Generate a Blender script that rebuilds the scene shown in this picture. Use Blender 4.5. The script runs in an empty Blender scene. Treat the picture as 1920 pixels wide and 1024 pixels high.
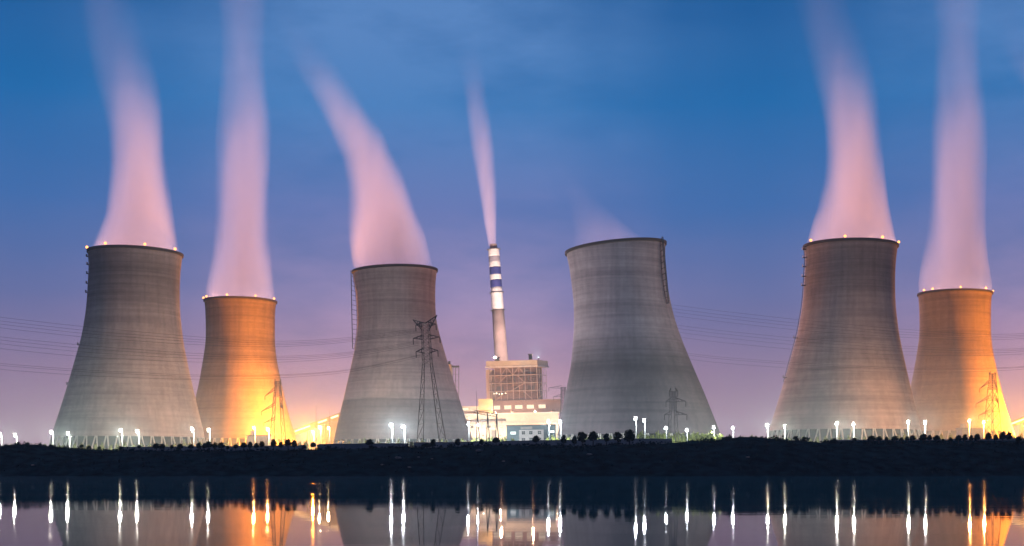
import bpy, math, random
from mathutils import Vector, Matrix
R = math.radians
random.seed(7)
sc = bpy.context.scene
col = sc.collection

# ------------------------------------------------------------------ camera
F, HOR, HC = 2500.0, 880.0, 1.6          # focal length in photo pixels, horizon row, eye height
cam_d = bpy.data.cameras.new('camera'); cam = bpy.data.objects.new('camera', cam_d); col.objects.link(cam)
cam.location = (0, 0, HC); cam.rotation_euler = (R(90), 0, 0)
cam_d.sensor_width = 36.0; cam_d.lens = F / 1920 * 36.0
cam_d.shift_y = (HOR - 512) / 1920
cam_d.clip_start = 0.1; cam_d.clip_end = 6000
sc.camera = cam

# ------------------------------------------------------------------ world: dusk sky
W = bpy.data.worlds.new('World'); sc.world = W; W.use_nodes = True
nt = W.node_tree; nt.nodes.clear()
def nd(nt, t, **kw):
    n = nt.nodes.new(t)
    for k, v in kw.items(): setattr(n, k, v)
    return n
def ramp(n, stops, interp='LINEAR'):
    cr = n.color_ramp; cr.interpolation = interp
    while len(cr.elements) > 1: cr.elements.remove(cr.elements[-1])
    cr.elements[0].position = stops[0][0]; cr.elements[0].color = tuple(stops[0][1]) + (1,)
    for p, c in stops[1:]:
        e = cr.elements.new(p); e.color = tuple(c) + (1,)
tc = nd(nt, 'ShaderNodeTexCoord'); sep = nd(nt, 'ShaderNodeSeparateXYZ')
nt.links.new(tc.outputs['Generated'], sep.inputs[0])
sky = nd(nt, 'ShaderNodeValToRGB')
ramp(sky, [(0.0, (.33, .20, .29)), (.072, (.235, .165, .305)), (.127, (.115, .150, .36)), (.19, (.035, .142, .41)),
           (.262, (.0, .132, .40)), (.32, (.0, .098, .325)), (.6, (.002, .06, .22)), (1, (.003, .04, .15))])
nt.links.new(sep.outputs['Z'], sky.inputs['Fac'])
mp = nd(nt, 'ShaderNodeMapping'); mp.inputs['Scale'].default_value = (3.4, 3.4, 11.0); mp.inputs['Rotation'].default_value = (0, R(14), 0)
nt.links.new(tc.outputs['Generated'], mp.inputs['Vector'])
nz = nd(nt, 'ShaderNodeTexNoise'); nz.inputs['Scale'].default_value = 1.5; nz.inputs['Detail'].default_value = 5; nz.inputs['Roughness'].default_value = .62
nt.links.new(mp.outputs[0], nz.inputs['Vector'])
cr = nd(nt, 'ShaderNodeMapRange'); cr.inputs['From Min'].default_value = .34; cr.inputs['From Max'].default_value = .68
cr.inputs['To Min'].default_value = .5; cr.inputs['To Max'].default_value = 1.3
nt.links.new(nz.outputs['Fac'], cr.inputs['Value'])
mx = nd(nt, 'ShaderNodeMix', data_type='RGBA', blend_type='MIX')
cl = nd(nt, 'ShaderNodeValToRGB')
ramp(cl, [(0, (.60, .31, .34)), (.075, (.52, .285, .405)), (.127, (.335, .258, .47)), (.19, (.135, .19, .465)), (.262, (.066, .218, .525)), (.31, (.095, .236, .54)), (1, (.02, .1, .3))])
nt.links.new(sep.outputs['Z'], cl.inputs['Fac'])
uu = nd(nt, 'ShaderNodeMath', operation='DIVIDE'); nt.links.new(sep.outputs['X'], uu.inputs[0]); nt.links.new(sep.outputs['Y'], uu.inputs[1])
u2 = nd(nt, 'ShaderNodeMath', operation='ADD'); nt.links.new(uu.outputs[0], u2.inputs[0]); u2.inputs[1].default_value = .5
veil = nd(nt, 'ShaderNodeValToRGB')                        # a thin bright cloud veil, denser over the plant than at its sides
ramp(veil, [(a, (b, b, b)) for a, b in ((.0, .2), (.13, .1), (.236, .35), (.316, .8), (.396, 1), (.516, .9), (.576, .5), (.636, .18), (.684, .1), (.736, .2), (.796, .5), (.856, .85), (.916, 1), (1, .6))], 'EASE')
nt.links.new(u2.outputs[0], veil.inputs['Fac'])
vm = nd(nt, 'ShaderNodeMath', operation='MULTIPLY', use_clamp=True); nt.links.new(veil.outputs[0], vm.inputs[0]); nt.links.new(cr.outputs[0], vm.inputs[1])
nt.links.new(vm.outputs[0], mx.inputs[0]); nt.links.new(sky.outputs[0], mx.inputs[6]); nt.links.new(cl.outputs[0], mx.inputs[7])
bg = nd(nt, 'ShaderNodeBackground')
east = nd(nt, 'ShaderNodeMapRange')                       # the sky away from the afterglow is already darker
east.inputs['From Min'].default_value = -.2; east.inputs['From Max'].default_value = .84; east.inputs['To Min'].default_value = .5; east.inputs['To Max'].default_value = 1.0
nt.links.new(sep.outputs['Y'], east.inputs['Value']); nt.links.new(east.outputs[0], bg.inputs['Strength'])
nt.links.new(mx.outputs[2], bg.inputs['Color'])
wo = nd(nt, 'ShaderNodeOutputWorld'); nt.links.new(bg.outputs[0], wo.inputs['Surface'])

# last afterglow of the sun, from behind the plant
sun_d = bpy.data.lights.new('sun', 'SUN'); sun_d.energy = 2.6; sun_d.angle = R(28); sun_d.color = (1.0, .60, .75)
sun = bpy.data.objects.new('sun', sun_d); col.objects.link(sun)
sun.rotation_euler = (R(-69), 0, R(14))

vs = sc.view_settings
vs.view_transform = 'Standard'; vs.look = 'None'; vs.exposure = 0.0; vs.gamma = 1.0
c = sc.cycles
c.use_denoising = True
c.max_bounces = 10; c.diffuse_bounces = 2; c.glossy_bounces = 3; c.transmission_bounces = 2; c.volume_bounces = 6; c.transparent_max_bounces = 8
c.sample_clamp_indirect = 4.0; c.sample_clamp_direct = 0
c.caustics_reflective = False; c.caustics_refractive = False
c.volume_max_steps = 256

# ------------------------------------------------------------------ helpers
def P(x, y, D): return Vector(((x - 960) / F * D, D, HC + (HOR - y) / F * D))
def px2x(x, D): return (x - 960) / F * D
def smooth(a, b, x):
    t = max(0, min(1, (x - a) / (b - a))); return t * t * (3 - 2 * t)
def interp(tab, x):
    if x <= tab[0][0]: return tab[0][1]
    for (x0, y0), (x1, y1) in zip(tab, tab[1:]):
        if x <= x1: return y0 + (y1 - y0) * (x - x0) / (x1 - x0)
    return tab[-1][1]
def tag(o, label=None, cat=None, group=None, kind=None):
    if label: o['label'] = label
    if cat: o['category'] = cat
    if group: o['group'] = group
    if kind: o['kind'] = kind
    return o
def empty(name, loc=(0, 0, 0), label=None, cat=None, group=None):
    o = bpy.data.objects.new(name, None); col.objects.link(o); o.location = loc; o.empty_display_size = .2
    return tag(o, label, cat, group)
class MB:
    def __init__(s): s.v = []; s.f = []; s.sm = False
    def quad(s, *ps):
        i = len(s.v); s.v += [tuple(p) for p in ps]; s.f.append(tuple(range(i, i + len(ps)))); return s
    def box(s, c, d, rz=0.0, mat=None):
        cx, cy, cz = c; hx, hy, hz = d[0] / 2, d[1] / 2, d[2] / 2
        m = Matrix.Rotation(rz, 3, 'Z'); i = len(s.v)
        for sx, sy, sz in ((-1,-1,-1),(1,-1,-1),(1,1,-1),(-1,1,-1),(-1,-1,1),(1,-1,1),(1,1,1),(-1,1,1)):
            p = m @ Vector((sx * hx, sy * hy, sz * hz)); s.v.append((cx + p.x, cy + p.y, cz + p.z))
        for f in ((0,3,2,1),(4,5,6,7),(0,1,5,4),(1,2,6,5),(2,3,7,6),(3,0,4,7)): s.f.append(tuple(i + k for k in f))
        return s
    def bar(s, p, q, r, n=4, r2=None):
        p, q = Vector(p), Vector(q); d = q - p
        if d.length < 1e-6: return s
        d.normalize(); a = d.cross(Vector((0, 0, 1)))
        if a.length < .05: a = d.cross(Vector((0, 1, 0)))
        a.normalize(); b = d.cross(a); r2 = r if r2 is None else r2; i = len(s.v)
        for (o, rr) in ((p, r), (q, r2)):
            for k in range(n):
                t = 2 * math.pi * (k + .5) / n; w = o + (a * math.cos(t) + b * math.sin(t)) * rr; s.v.append(tuple(w))
        for k in range(n): k2 = (k + 1) % n; s.f.append((i + k, i + k2, i + n + k2, i + n + k))
        s.f.append(tuple(i + k for k in reversed(range(n)))); s.f.append(tuple(i + n + k for k in range(n)))
        return s
    def path(s, pts, r, n=4):
        pts = [Vector(p) for p in pts]; i = len(s.v)
        for j, p in enumerate(pts):
            d = (pts[min(j + 1, len(pts) - 1)] - pts[max(j - 1, 0)]).normalized()
            a = d.cross(Vector((0, 0, 1))).normalized(); b = d.cross(a)
            for k in range(n):
                t = 2 * math.pi * k / n; s.v.append(tuple(p + (a * math.cos(t) + b * math.sin(t)) * r))
        for j in range(len(pts) - 1):
            for k in range(n):
                k2 = (k + 1) % n; s.f.append((i + j * n + k, i + j * n + k2, i + (j + 1) * n + k2, i + (j + 1) * n + k))
        return s
    def rings(s, rows, n=96, cap0=False, cap1=False):      # rows: (cx, cy, z, r, roll)
        i = len(s.v)
        for (cx, cy, z, r, roll) in rows:
            for k in range(n):
                t = 2 * math.pi * k / n
                s.v.append((cx + r * math.cos(t) * math.cos(roll), cy + r * math.sin(t), z + r * math.cos(t) * math.sin(roll)))
        for j in range(len(rows) - 1):
            for k in range(n):
                k2 = (k + 1) % n; s.f.append((i + j * n + k, i + j * n + k2, i + (j + 1) * n + k2, i + (j + 1) * n + k))
        if cap0: s.f.append(tuple(i + k for k in reversed(range(n))))
        if cap1: s.f.append(tuple(i + (len(rows) - 1) * n + k for k in range(n)))
        return s
    def ball(s, c, r, nu=10, nv=6, sc3=(1, 1, 1), jit=0.0):
        i = len(s.v); c = Vector(c)
        for a in range(1, nv):
            ph = math.pi * a / nv
            for b in range(nu):
                t = 2 * math.pi * b / nu; k = r * (1 + random.uniform(-jit, jit))
                s.v.append((c.x + k * sc3[0] * math.sin(ph) * math.cos(t), c.y + k * sc3[1] * math.sin(ph) * math.sin(t), c.z + k * sc3[2] * math.cos(ph)))
        tp = len(s.v); s.v.append((c.x, c.y, c.z + r * sc3[2])); s.v.append((c.x, c.y, c.z - r * sc3[2]))
        for a in range(nv - 2):
            for b in range(nu):
                b2 = (b + 1) % nu; s.f.append((i + a * nu + b, i + (a + 1) * nu + b, i + (a + 1) * nu + b2, i + a * nu + b2))
        for b in range(nu):
            b2 = (b + 1) % nu; s.f.append((tp, i + b, i + b2)); s.f.append((tp + 1, i + (nv - 2) * nu + b2, i + (nv - 2) * nu + b))
        return s
    def build(s, name, mat, parent=None, smooth=False, loc=None):
        me = bpy.data.meshes.new(name); me.from_pydata(s.v, [], s.f); me.update()
        if smooth: me.polygons.foreach_set('use_smooth', [True] * len(me.polygons))
        o = bpy.data.objects.new(name, me); col.objects.link(o)
        if mat: me.materials.append(mat)
        if parent: o.parent = parent
        if loc is not None: o.location = loc
        return o
def copy_tree(o, parent=None):
    c = o.copy(); col.objects.link(c); c.parent = parent
    for ch in o.children: copy_tree(ch, c)
    return c

# ------------------------------------------------------------------ materials
MATS = {}
def mat(name, color, rough=.8, metal=0.0, noise=None, spec=.3):
    m = bpy.data.materials.new(name); m.use_nodes = True; t = m.node_tree; b = t.nodes['Principled BSDF']
    b.inputs['Base Color'].default_value = tuple(color) + (1,); b.inputs['Roughness'].default_value = rough; b.inputs['Metallic'].default_value = metal
    b.inputs['Specular IOR Level'].default_value = spec
    if noise:
        sc_, amt = noise
        g = nd(t, 'ShaderNodeTexCoord'); n = nd(t, 'ShaderNodeTexNoise'); n.inputs['Scale'].default_value = sc_; n.inputs['Detail'].default_value = 5
        t.links.new(g.outputs['Object'], n.inputs['Vector'])
        r_ = nd(t, 'ShaderNodeValToRGB'); ramp(r_, [(.3, [max(0, x * (1 - amt)) for x in color]), (.7, [min(1, x * (1 + amt)) for x in color])])
        t.links.new(n.outputs['Fac'], r_.inputs['Fac']); t.links.new(r_.outputs[0], b.inputs['Base Color'])
    MATS[name] = m; return m
def emit(name, color, strength):
    m = bpy.data.materials.new(name); m.use_nodes = True; t = m.node_tree; t.nodes.clear()
    e = nd(t, 'ShaderNodeEmission'); e.inputs['Color'].default_value = tuple(color) + (1,); e.inputs['Strength'].default_value = strength
    o = nd(t, 'ShaderNodeOutputMaterial'); t.links.new(e.outputs[0], o.inputs['Surface']); return m

def concrete(name, base, dark_below=None, dark=.6, seed=0.0, dark_band=None, soft=1.2):
    """slip-formed concrete: lift rings, level-to-level tone, rain streaks, optional dark foot: stain on one tower, painted-in shade on another"""
    m = bpy.data.materials.new(name); m.use_nodes = True; t = m.node_tree; b = t.nodes['Principled BSDF']
    b.inputs['Roughness'].default_value = .9; b.inputs['Specular IOR Level'].default_value = .15
    g = nd(t, 'ShaderNodeTexCoord'); L = t.links.new
    def noise(scale, detail, mscale):
        mp = nd(t, 'ShaderNodeMapping'); mp.inputs['Scale'].default_value = mscale; mp.inputs['Location'].default_value = (seed * 13.1, seed * 7.7, seed * 3.3)
        L(g.outputs['Object'], mp.inputs['Vector'])
        n = nd(t, 'ShaderNodeTexNoise'); n.inputs['Scale'].default_value = scale; n.inputs['Detail'].default_value = detail; n.inputs['Roughness'].default_value = .6
        L(mp.outputs[0], n.inputs['Vector']); return n.outputs['Fac']
    def math_(op, a, b_):
        n = nd(t, 'ShaderNodeMath', operation=op)
        for k, v in enumerate((a, b_)):
            if isinstance(v, (int, float)): n.inputs[k].default_value = v
            else: L(v, n.inputs[k])
        return n.outputs[0]
    def rng(v, a, b_, lo, hi):
        n = nd(t, 'ShaderNodeMapRange'); n.inputs['From Min'].default_value = a; n.inputs['From Max'].default_value = b_
        n.inputs['To Min'].default_value = lo; n.inputs['To Max'].default_value = hi; L(v, n.inputs['Value']); return n.outputs[0]
    lifts = rng(noise(1, 3, (.012, .012, .62)), .3, .7, .80, 1.16)
    broad = rng(noise(1, 2, (.012, .012, .09)), .3, .7, .86, 1.10)
    strk = math_('MULTIPLY', rng(noise(1, 4, (.55, .55, .03)), .35, .75, 1.06, .84), rng(noise(1, 3, (.16, .16, .006)), .45, .72, 1.03, .86))
    strk = math_('MULTIPLY', strk, rng(noise(1, 5, (.045, .045, .06)), .55, .7, 1.0, .92))
    fine = rng(noise(1, 6, (.35, .35, .5)), .3, .7, .92, 1.08)
    sep = nd(t, 'ShaderNodeSeparateXYZ'); L(g.outputs['Object'], sep.inputs[0])
    fr = math_('FRACT', math_('DIVIDE', sep.outputs['Z'], 1.9), 0); seam = rng(fr, .0, .12, .86, 1.0)
    v = math_('MULTIPLY', math_('MULTIPLY', lifts, broad), math_('MULTIPLY', math_('MULTIPLY', strk, fine), seam))
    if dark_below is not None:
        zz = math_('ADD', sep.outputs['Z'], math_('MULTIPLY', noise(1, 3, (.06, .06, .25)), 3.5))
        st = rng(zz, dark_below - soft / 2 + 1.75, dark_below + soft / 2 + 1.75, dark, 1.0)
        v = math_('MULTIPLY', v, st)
    if dark_band:                                                # darker band below the mouth
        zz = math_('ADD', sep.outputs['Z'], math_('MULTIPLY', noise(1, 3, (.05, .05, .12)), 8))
        v = math_('MULTIPLY', v, math_('MAXIMUM', rng(zz, dark_band[0] + 2, dark_band[0] + 8, 1.0, dark_band[2]), rng(zz, dark_band[1] + 2, dark_band[1] + 8, dark_band[2], 1.0)))
    mx = nd(t, 'ShaderNodeMix', data_type='RGBA', blend_type='MULTIPLY'); mx.inputs[0].default_value = 1
    mx.inputs[6].default_value = tuple(base) + (1,); L(v, mx.inputs[7]); L(mx.outputs[2], b.inputs['Base Color'])
    return m

M_white = mat('white_paint', (.72, .70, .68), .6, noise=(.25, .12))
M_cream = mat('cream_cladding', (.62, .56, .46), .7, noise=(.12, .12))
M_pink = mat('faded_cladding', (.52, .43, .39), .7, noise=(.1, .15))
M_blue = mat('blue_paint', (.045, .05, .20), .6, noise=(.3, .2))
M_greyband = mat('grey_paint', (.30, .28, .32), .7, noise=(.3, .15))
M_shaft = mat('bare_concrete', (.42, .32, .295), .9, noise=(.12, .18))
M_col = mat('column_concrete', (.50, .48, .44), .9, noise=(.6, .12))
M_rim = mat('weathered_rim', (.09, .07, .07), .9)
M_dark = mat('dark_fill', (.05, .05, .05), .95)
M_steel = mat('galvanised_steel', (.16, .15, .15), .6, .3)
M_dsteel = mat('dark_steel', (.075, .070, .075), .6, .3)
M_wire = mat('wire', (.02, .02, .025), .7)
M_pole = mat('pole_paint', (.2, .21, .21), .6)
M_wall = mat('rendered_wall', (.36, .33, .31), .9, noise=(.5, .2))
M_bluewall = mat('blue_grey_cladding', (.16, .23, .25), .7, noise=(.3, .15))
M_glass = mat('dark_glass', (.04, .05, .05), .2, spec=.5)
M_bark = mat('bark', (.05, .04, .03), .95)
M_leaf = mat('dark_foliage', (.022, .034, .02), .85, noise=(1.2, .5), spec=.0)
M_bush = mat('light_foliage', (.24, .27, .07), .8, noise=(1.5, .5), spec=.15)
M_scrub = mat('scrub_foliage', (.009, .022, .022), .9, noise=(.4, .5), spec=0)
M_rock = mat('pale_stone', (.16, .17, .165), .9, noise=(1.5, .3))
E_white = emit('lamp_white', (.86, 1.0, .97), 60)
E_warm = emit('lamp_warm', (1.0, .80, .45), 60)
E_sod = emit('lamp_sodium', (1.0, .62, .16), 80)
E_rim = emit('lamp_amber', (1.0, .36, .09), 4)
E_work = emit('lamp_work', (1.0, .86, .6), 6)
E_win = emit('lit_window', (1.0, .86, .55), 1.6)
E_strip = emit('lit_gallery', (1.0, .80, .42), 3.0)

# ------------------------------------------------------------------ terrain and water
CREST = [(-400, 836), (0, 838), (20, 835), (45, 832), (65, 834), (85, 837), (150, 843), (300, 846), (500, 846), (640, 843), (700, 841), (800, 840),
         (900, 837), (960, 836), (1100, 836), (1250, 832), (1290, 828), (1340, 827), (1365, 822), (1390, 819), (1420, 821), (1480, 826), (1560, 831), (1700, 831), (1900, 833), (2400, 834)]
CD = 335.0
def hsh(a, b):
    v = math.sin(a * 12.9898 + b * 78.233) * 43758.5453; return v - math.floor(v)
def vn(x, y):
    xi, yi = math.floor(x), math.floor(y); fx, fy = x - xi, y - yi; fx = fx * fx * (3 - 2 * fx); fy = fy * fy * (3 - 2 * fy)
    return (hsh(xi, yi) * (1 - fx) + hsh(xi + 1, yi) * fx) * (1 - fy) + (hsh(xi, yi + 1) * (1 - fx) + hsh(xi + 1, yi + 1) * fx) * fy
def plateau(X): return 6.0 + 1.3 * smooth(-110, 0, X) + 1.9 * smooth(62, 92, X)
def ground(X, Y):
    cz = HC + (HOR - interp(CREST, 960 + X * F / CD)) / F * CD
    bump = (vn(X * .35, Y * .3) - .5) * .5 + (vn(X * 1.1 + 9, Y * 1.0) - .5) * .22
    edge = 306 + (vn(X * .05, 3) - .5) * 5
    if Y < CD:
        t = (Y - edge) / (CD - edge)
        if t < 0: return max(-1.4, -1.4 * -t * 8)
        return cz * (1 - (1 - t) ** 1.35) + bump * min(1, t * 6)
    k = smooth(CD + 4, CD + 16, Y)
    return cz * (1 - k) + plateau(X) * k + bump * (1 - k)
mb = MB()
xs = [-900, -700, -500, -400, -330] + [-280 + 1.6 * i for i in range(351)] + [330, 400, 500, 700, 900]
ys = [294, 300] + [303 + 1.7 * i for i in range(22)] + [342, 346, 350, 356, 370, 400, 450, 520, 600, 700, 850, 1000, 1090]
for y in ys:
    for x in xs: mb.v.append((x, y, ground(x, y)))
nx = len(xs)
for j in range(len(ys) - 1):
    for i in range(nx - 1): mb.f.append((j * nx + i, j * nx + i + 1, (j + 1) * nx + i + 1, (j + 1) * nx + i))
M_soil = mat('bank_soil', (.006, .022, .027), .95, noise=(.35, .7), spec=0)
tag(mb.build('river_bank_terrain', M_soil, smooth=True), kind='structure')

m = bpy.data.materials.new('river_water'); m.use_nodes = True; t = m.node_tree; t.nodes.clear()
gl = nd(t, 'ShaderNodeBsdfGlossy'); gl.inputs['Color'].default_value = (.40, .375, .40, 1); gl.inputs['Roughness'].default_value = .028
df = nd(t, 'ShaderNodeBsdfDiffuse'); df.inputs['Color'].default_value = (.004, .026, .034, 1)      # silty green body of the river
ad = nd(t, 'ShaderNodeAddShader'); t.links.new(gl.outputs[0], ad.inputs[0]); t.links.new(df.outputs[0], ad.inputs[1])
o_ = nd(t, 'ShaderNodeOutputMaterial'); t.links.new(ad.outputs[0], o_.inputs['Surface'])
g = nd(t, 'ShaderNodeTexCoord'); mp = nd(t, 'ShaderNodeMapping'); mp.inputs['Scale'].default_value = (.25, .9, 1)
t.links.new(g.outputs['Object'], mp.inputs['Vector'])
n = nd(t, 'ShaderNodeTexNoise'); n.inputs['Scale'].default_value = .8; n.inputs['Detail'].default_value = 3
t.links.new(mp.outputs[0], n.inputs['Vector'])
bp = nd(t, 'ShaderNodeBump'); bp.inputs['Strength'].default_value = .045; bp.inputs['Distance'].default_value = .05
t.links.new(n.outputs['Fac'], bp.inputs['Height']); t.links.new(bp.outputs[0], gl.inputs['Normal'])
mp2 = nd(t, 'ShaderNodeMapping'); mp2.inputs['Scale'].default_value = (.018, .11, 1); t.links.new(g.outputs['Object'], mp2.inputs['Vector'])   # slicks and ruffled patches
n2 = nd(t, 'ShaderNodeTexNoise'); n2.inputs['Scale'].default_value = 1; n2.inputs['Detail'].default_value = 4; t.links.new(mp2.outputs[0], n2.inputs['Vector'])
rr_ = nd(t, 'ShaderNodeMapRange'); rr_.inputs['From Min'].default_value = .38; rr_.inputs['From Max'].default_value = .68; rr_.inputs['To Min'].default_value = .016; rr_.inputs['To Max'].default_value = .037
t.links.new(n2.outputs['Fac'], rr_.inputs['Value']); t.links.new(rr_.outputs[0], gl.inputs['Roughness'])
mb = MB(); mb.quad((-900, -30, 0), (900, -30, 0), (900, 312, 0), (-900, 312, 0))
tag(mb.build('river_water', m), kind='structure')

# ------------------------------------------------------------------ lights
def point(name, loc, power, color, parent=None, r=.3):
    d = bpy.data.lights.new(name, 'POINT'); d.energy = power; d.color = color; d.shadow_soft_size = r
    o = bpy.data.objects.new(name, d); col.objects.link(o); o.location = loc
    if parent: o.parent = parent
    return o

# ------------------------------------------------------------------ cooling towers
def shift(prof, dx, dy): return [(y + dy, a + dx, b + dx) for (y, a, b) in prof]
PR1 = [(475, 168, 340), (486, 171, 338), (505, 171, 336), (530, 169.4, 334.5), (560, 168, 334.5), (590, 165, 335.5), (638, 156.5, 341), (665, 149, 346), (727, 132, 359), (790, 113, 373.5), (821, 103, 381)]
PR2 = [(565, 384, 518), (573, 386, 515), (595, 387, 514.5), (620, 387.5, 514.5), (644, 387, 514.5), (672, 383, 517.5), (715, 376, 526), (760, 366, 536), (790, 359, 544), (824, 350, 555)]
PR3 = [(508.5, 661.5, 819.5), (523, 664, 817), (545, 667.5, 816), (570, 669.5, 816), (600, 670.5, 817.5), (622, 670, 822.5), (653, 665.6, 831), (700, 655.6, 845.5), (748, 644.7, 861), (805, 631, 880), (826, 626.5, 887)]
PR4 = [(465.5, 1060, 1247.5), (480, 1065, 1247), (520, 1071, 1248), (560, 1075.5, 1254), (600, 1076.5, 1263), (640, 1074, 1276.5), (680, 1070.5, 1293), (700, 1067, 1301.5), (740, 1059, 1319), (790, 1050, 1339), (817, 1045, 1351)]
PR5 = shift(PR1, 1340.5, -13); PR6 = shift(PR2, 1339.5, -14)
GROUP_T = 'cooling towers of the power station'
def tower(prof, D, roll0, roll1, m, label, lamps=(), ladder=None, nlegs=44):
    rows = [(HC + (HOR - y) / F * D, px2x((a + b_) / 2, D), (b_ - a) / 2 / F * D) for (y, a, b_) in prof]
    rows.sort()
    zb, xb, rb = rows[0]; zt, xt, rt = rows[-1]
    g0 = plateau(xb)
    e = empty('cooling_tower', (xb, D, g0), label, 'cooling tower', GROUP_T)
    rc = [(z, x) for z, x, r in rows]; rr = [(z, r) for z, x, r in rows]
    def smooth_tab(tab, z):                       # soft interpolation of the measured profile
        h = 4.0; return sum(interp(tab, min(max(z + k * h * .5, tab[0][0] - 0), tab[-1][0])) * w for k, w in ((-2, 1), (-1, 2), (0, 3), (1, 2), (2, 1))) / 9
    def cen(z): return smooth_tab(rc, z) - xb
    def rad(z):
        v = smooth_tab(rr, z); return v
    def rollz(z): return R(roll0 + (roll1 - roll0) * (z - zb) / (zt - zb))
    n = 70; zs = [zb + (zt - zb) * i / n for i in range(n + 1)]
    mb = MB()
    outer = [(cen(z), 0, z - g0, rad(z), rollz(z)) for z in zs]
    inner = [(cen(z), 0, z - g0, rad(z) - .9, rollz(z)) for z in reversed(zs)]
    mb.rings(outer + inner + outer[:1], 128)
    shell = mb.build('shell', m, e, True)
    # lip round the mouth
    mb = MB(); r0 = rad(zt); rl = rollz(zt); cx = cen(zt); h = zt - g0
    mb.rings([(cx, 0, h - .9, r0 + .02, rl), (cx, 0, h - .7, r0 + .55, rl), (cx, 0, h + .35, r0 + .6, rl), (cx, 0, h + .35, r0 - .95, rl), (cx, 0, h - .2, r0 - .95, rl)], 128)
    mb.build('rim', M_rim, e)
    # raking columns
    slope = (rad(zb) - rad(zb + 6)) / 6
    Rt, Hl = rb - .45, zb - g0; Rg = Rt + slope * Hl + .6
    mb = MB(); da = math.pi / nlegs
    def pol(r, a, z): return (r * math.cos(a), r * math.sin(a), z)
    for s_ in (-1, 1): mb.bar(pol(Rg, s_ * da * .80, -.5), pol(Rt, s_ * da * .14, Hl + .1), .34, 6)
    leg0 = mb.build('support_column', M_col, e); legs = [leg0]
    for k in range(1, nlegs):
        l = leg0.copy(); col.objects.link(l); l.parent = e; l.rotation_euler = (0, 0, 2 * math.pi * k / nlegs)
    mb = MB(); mb.rings([(0, 0, -1, Rg + 1.2, 0), (0, 0, 1.1, Rg + 1.2, 0), (0, 0, 1.1, Rg + .6, 0), (0, 0, -1, Rg + .6, 0)], 96); mb.build('basin_wall', M_wall, e)
    mb = MB(); mb.rings([(0, 0, -1, Rt * .86, 0), (0, 0, Hl + 1.5, Rt * .86, 0)], 64, True, True); mb.build('fill_pack', M_dark, e)
    # rim lamps
    for (xp) in lamps:
        ca = max(-1, min(1, (px2x(xp, D) - (xt)) / (r0 + .5))); a = -math.acos(ca)
        p = Vector((cx + (r0 + .45) * ca * math.cos(rl), (r0 + .45) * math.sin(a), h + 1.15 + (r0 + .4) * ca * math.sin(rl)))
        mb = MB(); mb.ball(p, .60, 10, 6); lo = mb.build('obstruction_lamp', E_rim, e)
        mb = MB(); mb.bar(p - Vector((0, 0, 1.5)), p - Vector((0, 0, .5)), .12, 6); mb.build('lamp_stem', M_steel, lo)
        out = Vector((ca, math.sin(a), 0)) * -2.2
        point('rim_light', p + out + Vector((0, 0, -1.9)), RIM_P, (1.0, .50, .34), e, .3)
    if ladder:
        a = R(ladder['az']); mb = MB(); z1 = zt - .2; z0 = HC + (HOR - ladder['y0']) / F * D
        off = ladder.get('off', 1.0)
        def sp(z, o, tang=0):
            rl = rollz(z); r_ = rad(z) + o
            return Vector((cen(z) + r_ * math.cos(a) - tang * math.sin(a), r_ * math.sin(a) + tang * math.cos(a), z - g0 + r_ * math.cos(a) * math.sin(rl)))
        if ladder['kind'] == 'straight':
            top, bot = sp(z1 + 1.2, 1.0), sp(z0, off)
            k = int((z1 - z0) / 2.3)
            for tg in (-.5, .5):
                o = Vector((-math.sin(a), math.cos(a), 0)) * tg
                mb.bar(top + o, bot + o, .17, 4)
            prev = None
            for i in range(k + 1):
                f = i / k; q = top.lerp(bot, f); z = z1 + (z0 - z1) * f; w = sp(z, .05)
                mb.bar(q, w, .12, 4); mb.bar(q - Vector((-math.sin(a), math.cos(a), 0)) * .5, q + Vector((-math.sin(a), math.cos(a), 0)) * .5, .1, 4)
                w2 = sp(z, .3)
                if prev is not None: mb.bar(prev, w2, .12, 4)
                prev = w2
        else:
            prev = None; z = z1
            while z > z0:
                q = sp(z, .9)
                if prev is not None: mb.bar(prev, q, .09, 4); mb.bar(prev + Vector((0, .7, 0)), q + Vector((0, .7, 0)), .09, 4)
                mb.bar(q, sp(z, 0), .06, 4); prev = q; z -= 1.4
            for yy in ladder['nubs']:
                z = HC + (HOR - yy) / F * D; q = sp(z, .8); mb.box(q, (1.8, 1.8, .25)); mb.box(q + Vector((-.8, 0, .6)), (.1, 1.8, 1.0))
        mb.build('ladder', M_dsteel, e)
    return e
RIM_P = 3000
mT1 = concrete('tower_concrete_pale', (.40, .318, .292), seed=1, dark_band=(69, 90, .72))
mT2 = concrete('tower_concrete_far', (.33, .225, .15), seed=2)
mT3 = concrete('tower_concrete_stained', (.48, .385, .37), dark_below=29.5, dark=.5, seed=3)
mT4 = concrete('tower_concrete_grey', (.36, .305, .345), dark_below=44, dark=.32, soft=14, seed=4)  # dark lower part is shade put into the colour
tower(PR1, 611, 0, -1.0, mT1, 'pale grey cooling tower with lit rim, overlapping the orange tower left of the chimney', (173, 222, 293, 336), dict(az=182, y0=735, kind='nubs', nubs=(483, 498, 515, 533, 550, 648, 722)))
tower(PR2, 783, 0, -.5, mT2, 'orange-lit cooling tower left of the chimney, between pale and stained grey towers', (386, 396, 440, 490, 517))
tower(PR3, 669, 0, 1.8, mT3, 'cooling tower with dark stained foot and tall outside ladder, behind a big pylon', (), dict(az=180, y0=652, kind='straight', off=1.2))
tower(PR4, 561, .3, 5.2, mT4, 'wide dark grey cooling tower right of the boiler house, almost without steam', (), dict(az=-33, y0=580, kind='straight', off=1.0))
mT5 = concrete('tower_concrete_pale', (.40, .318, .292), seed=5.4, dark_band=(72, 93, .78)); mT6 = concrete('tower_concrete_far', (.33, .225, .15), seed=6.7)
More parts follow.
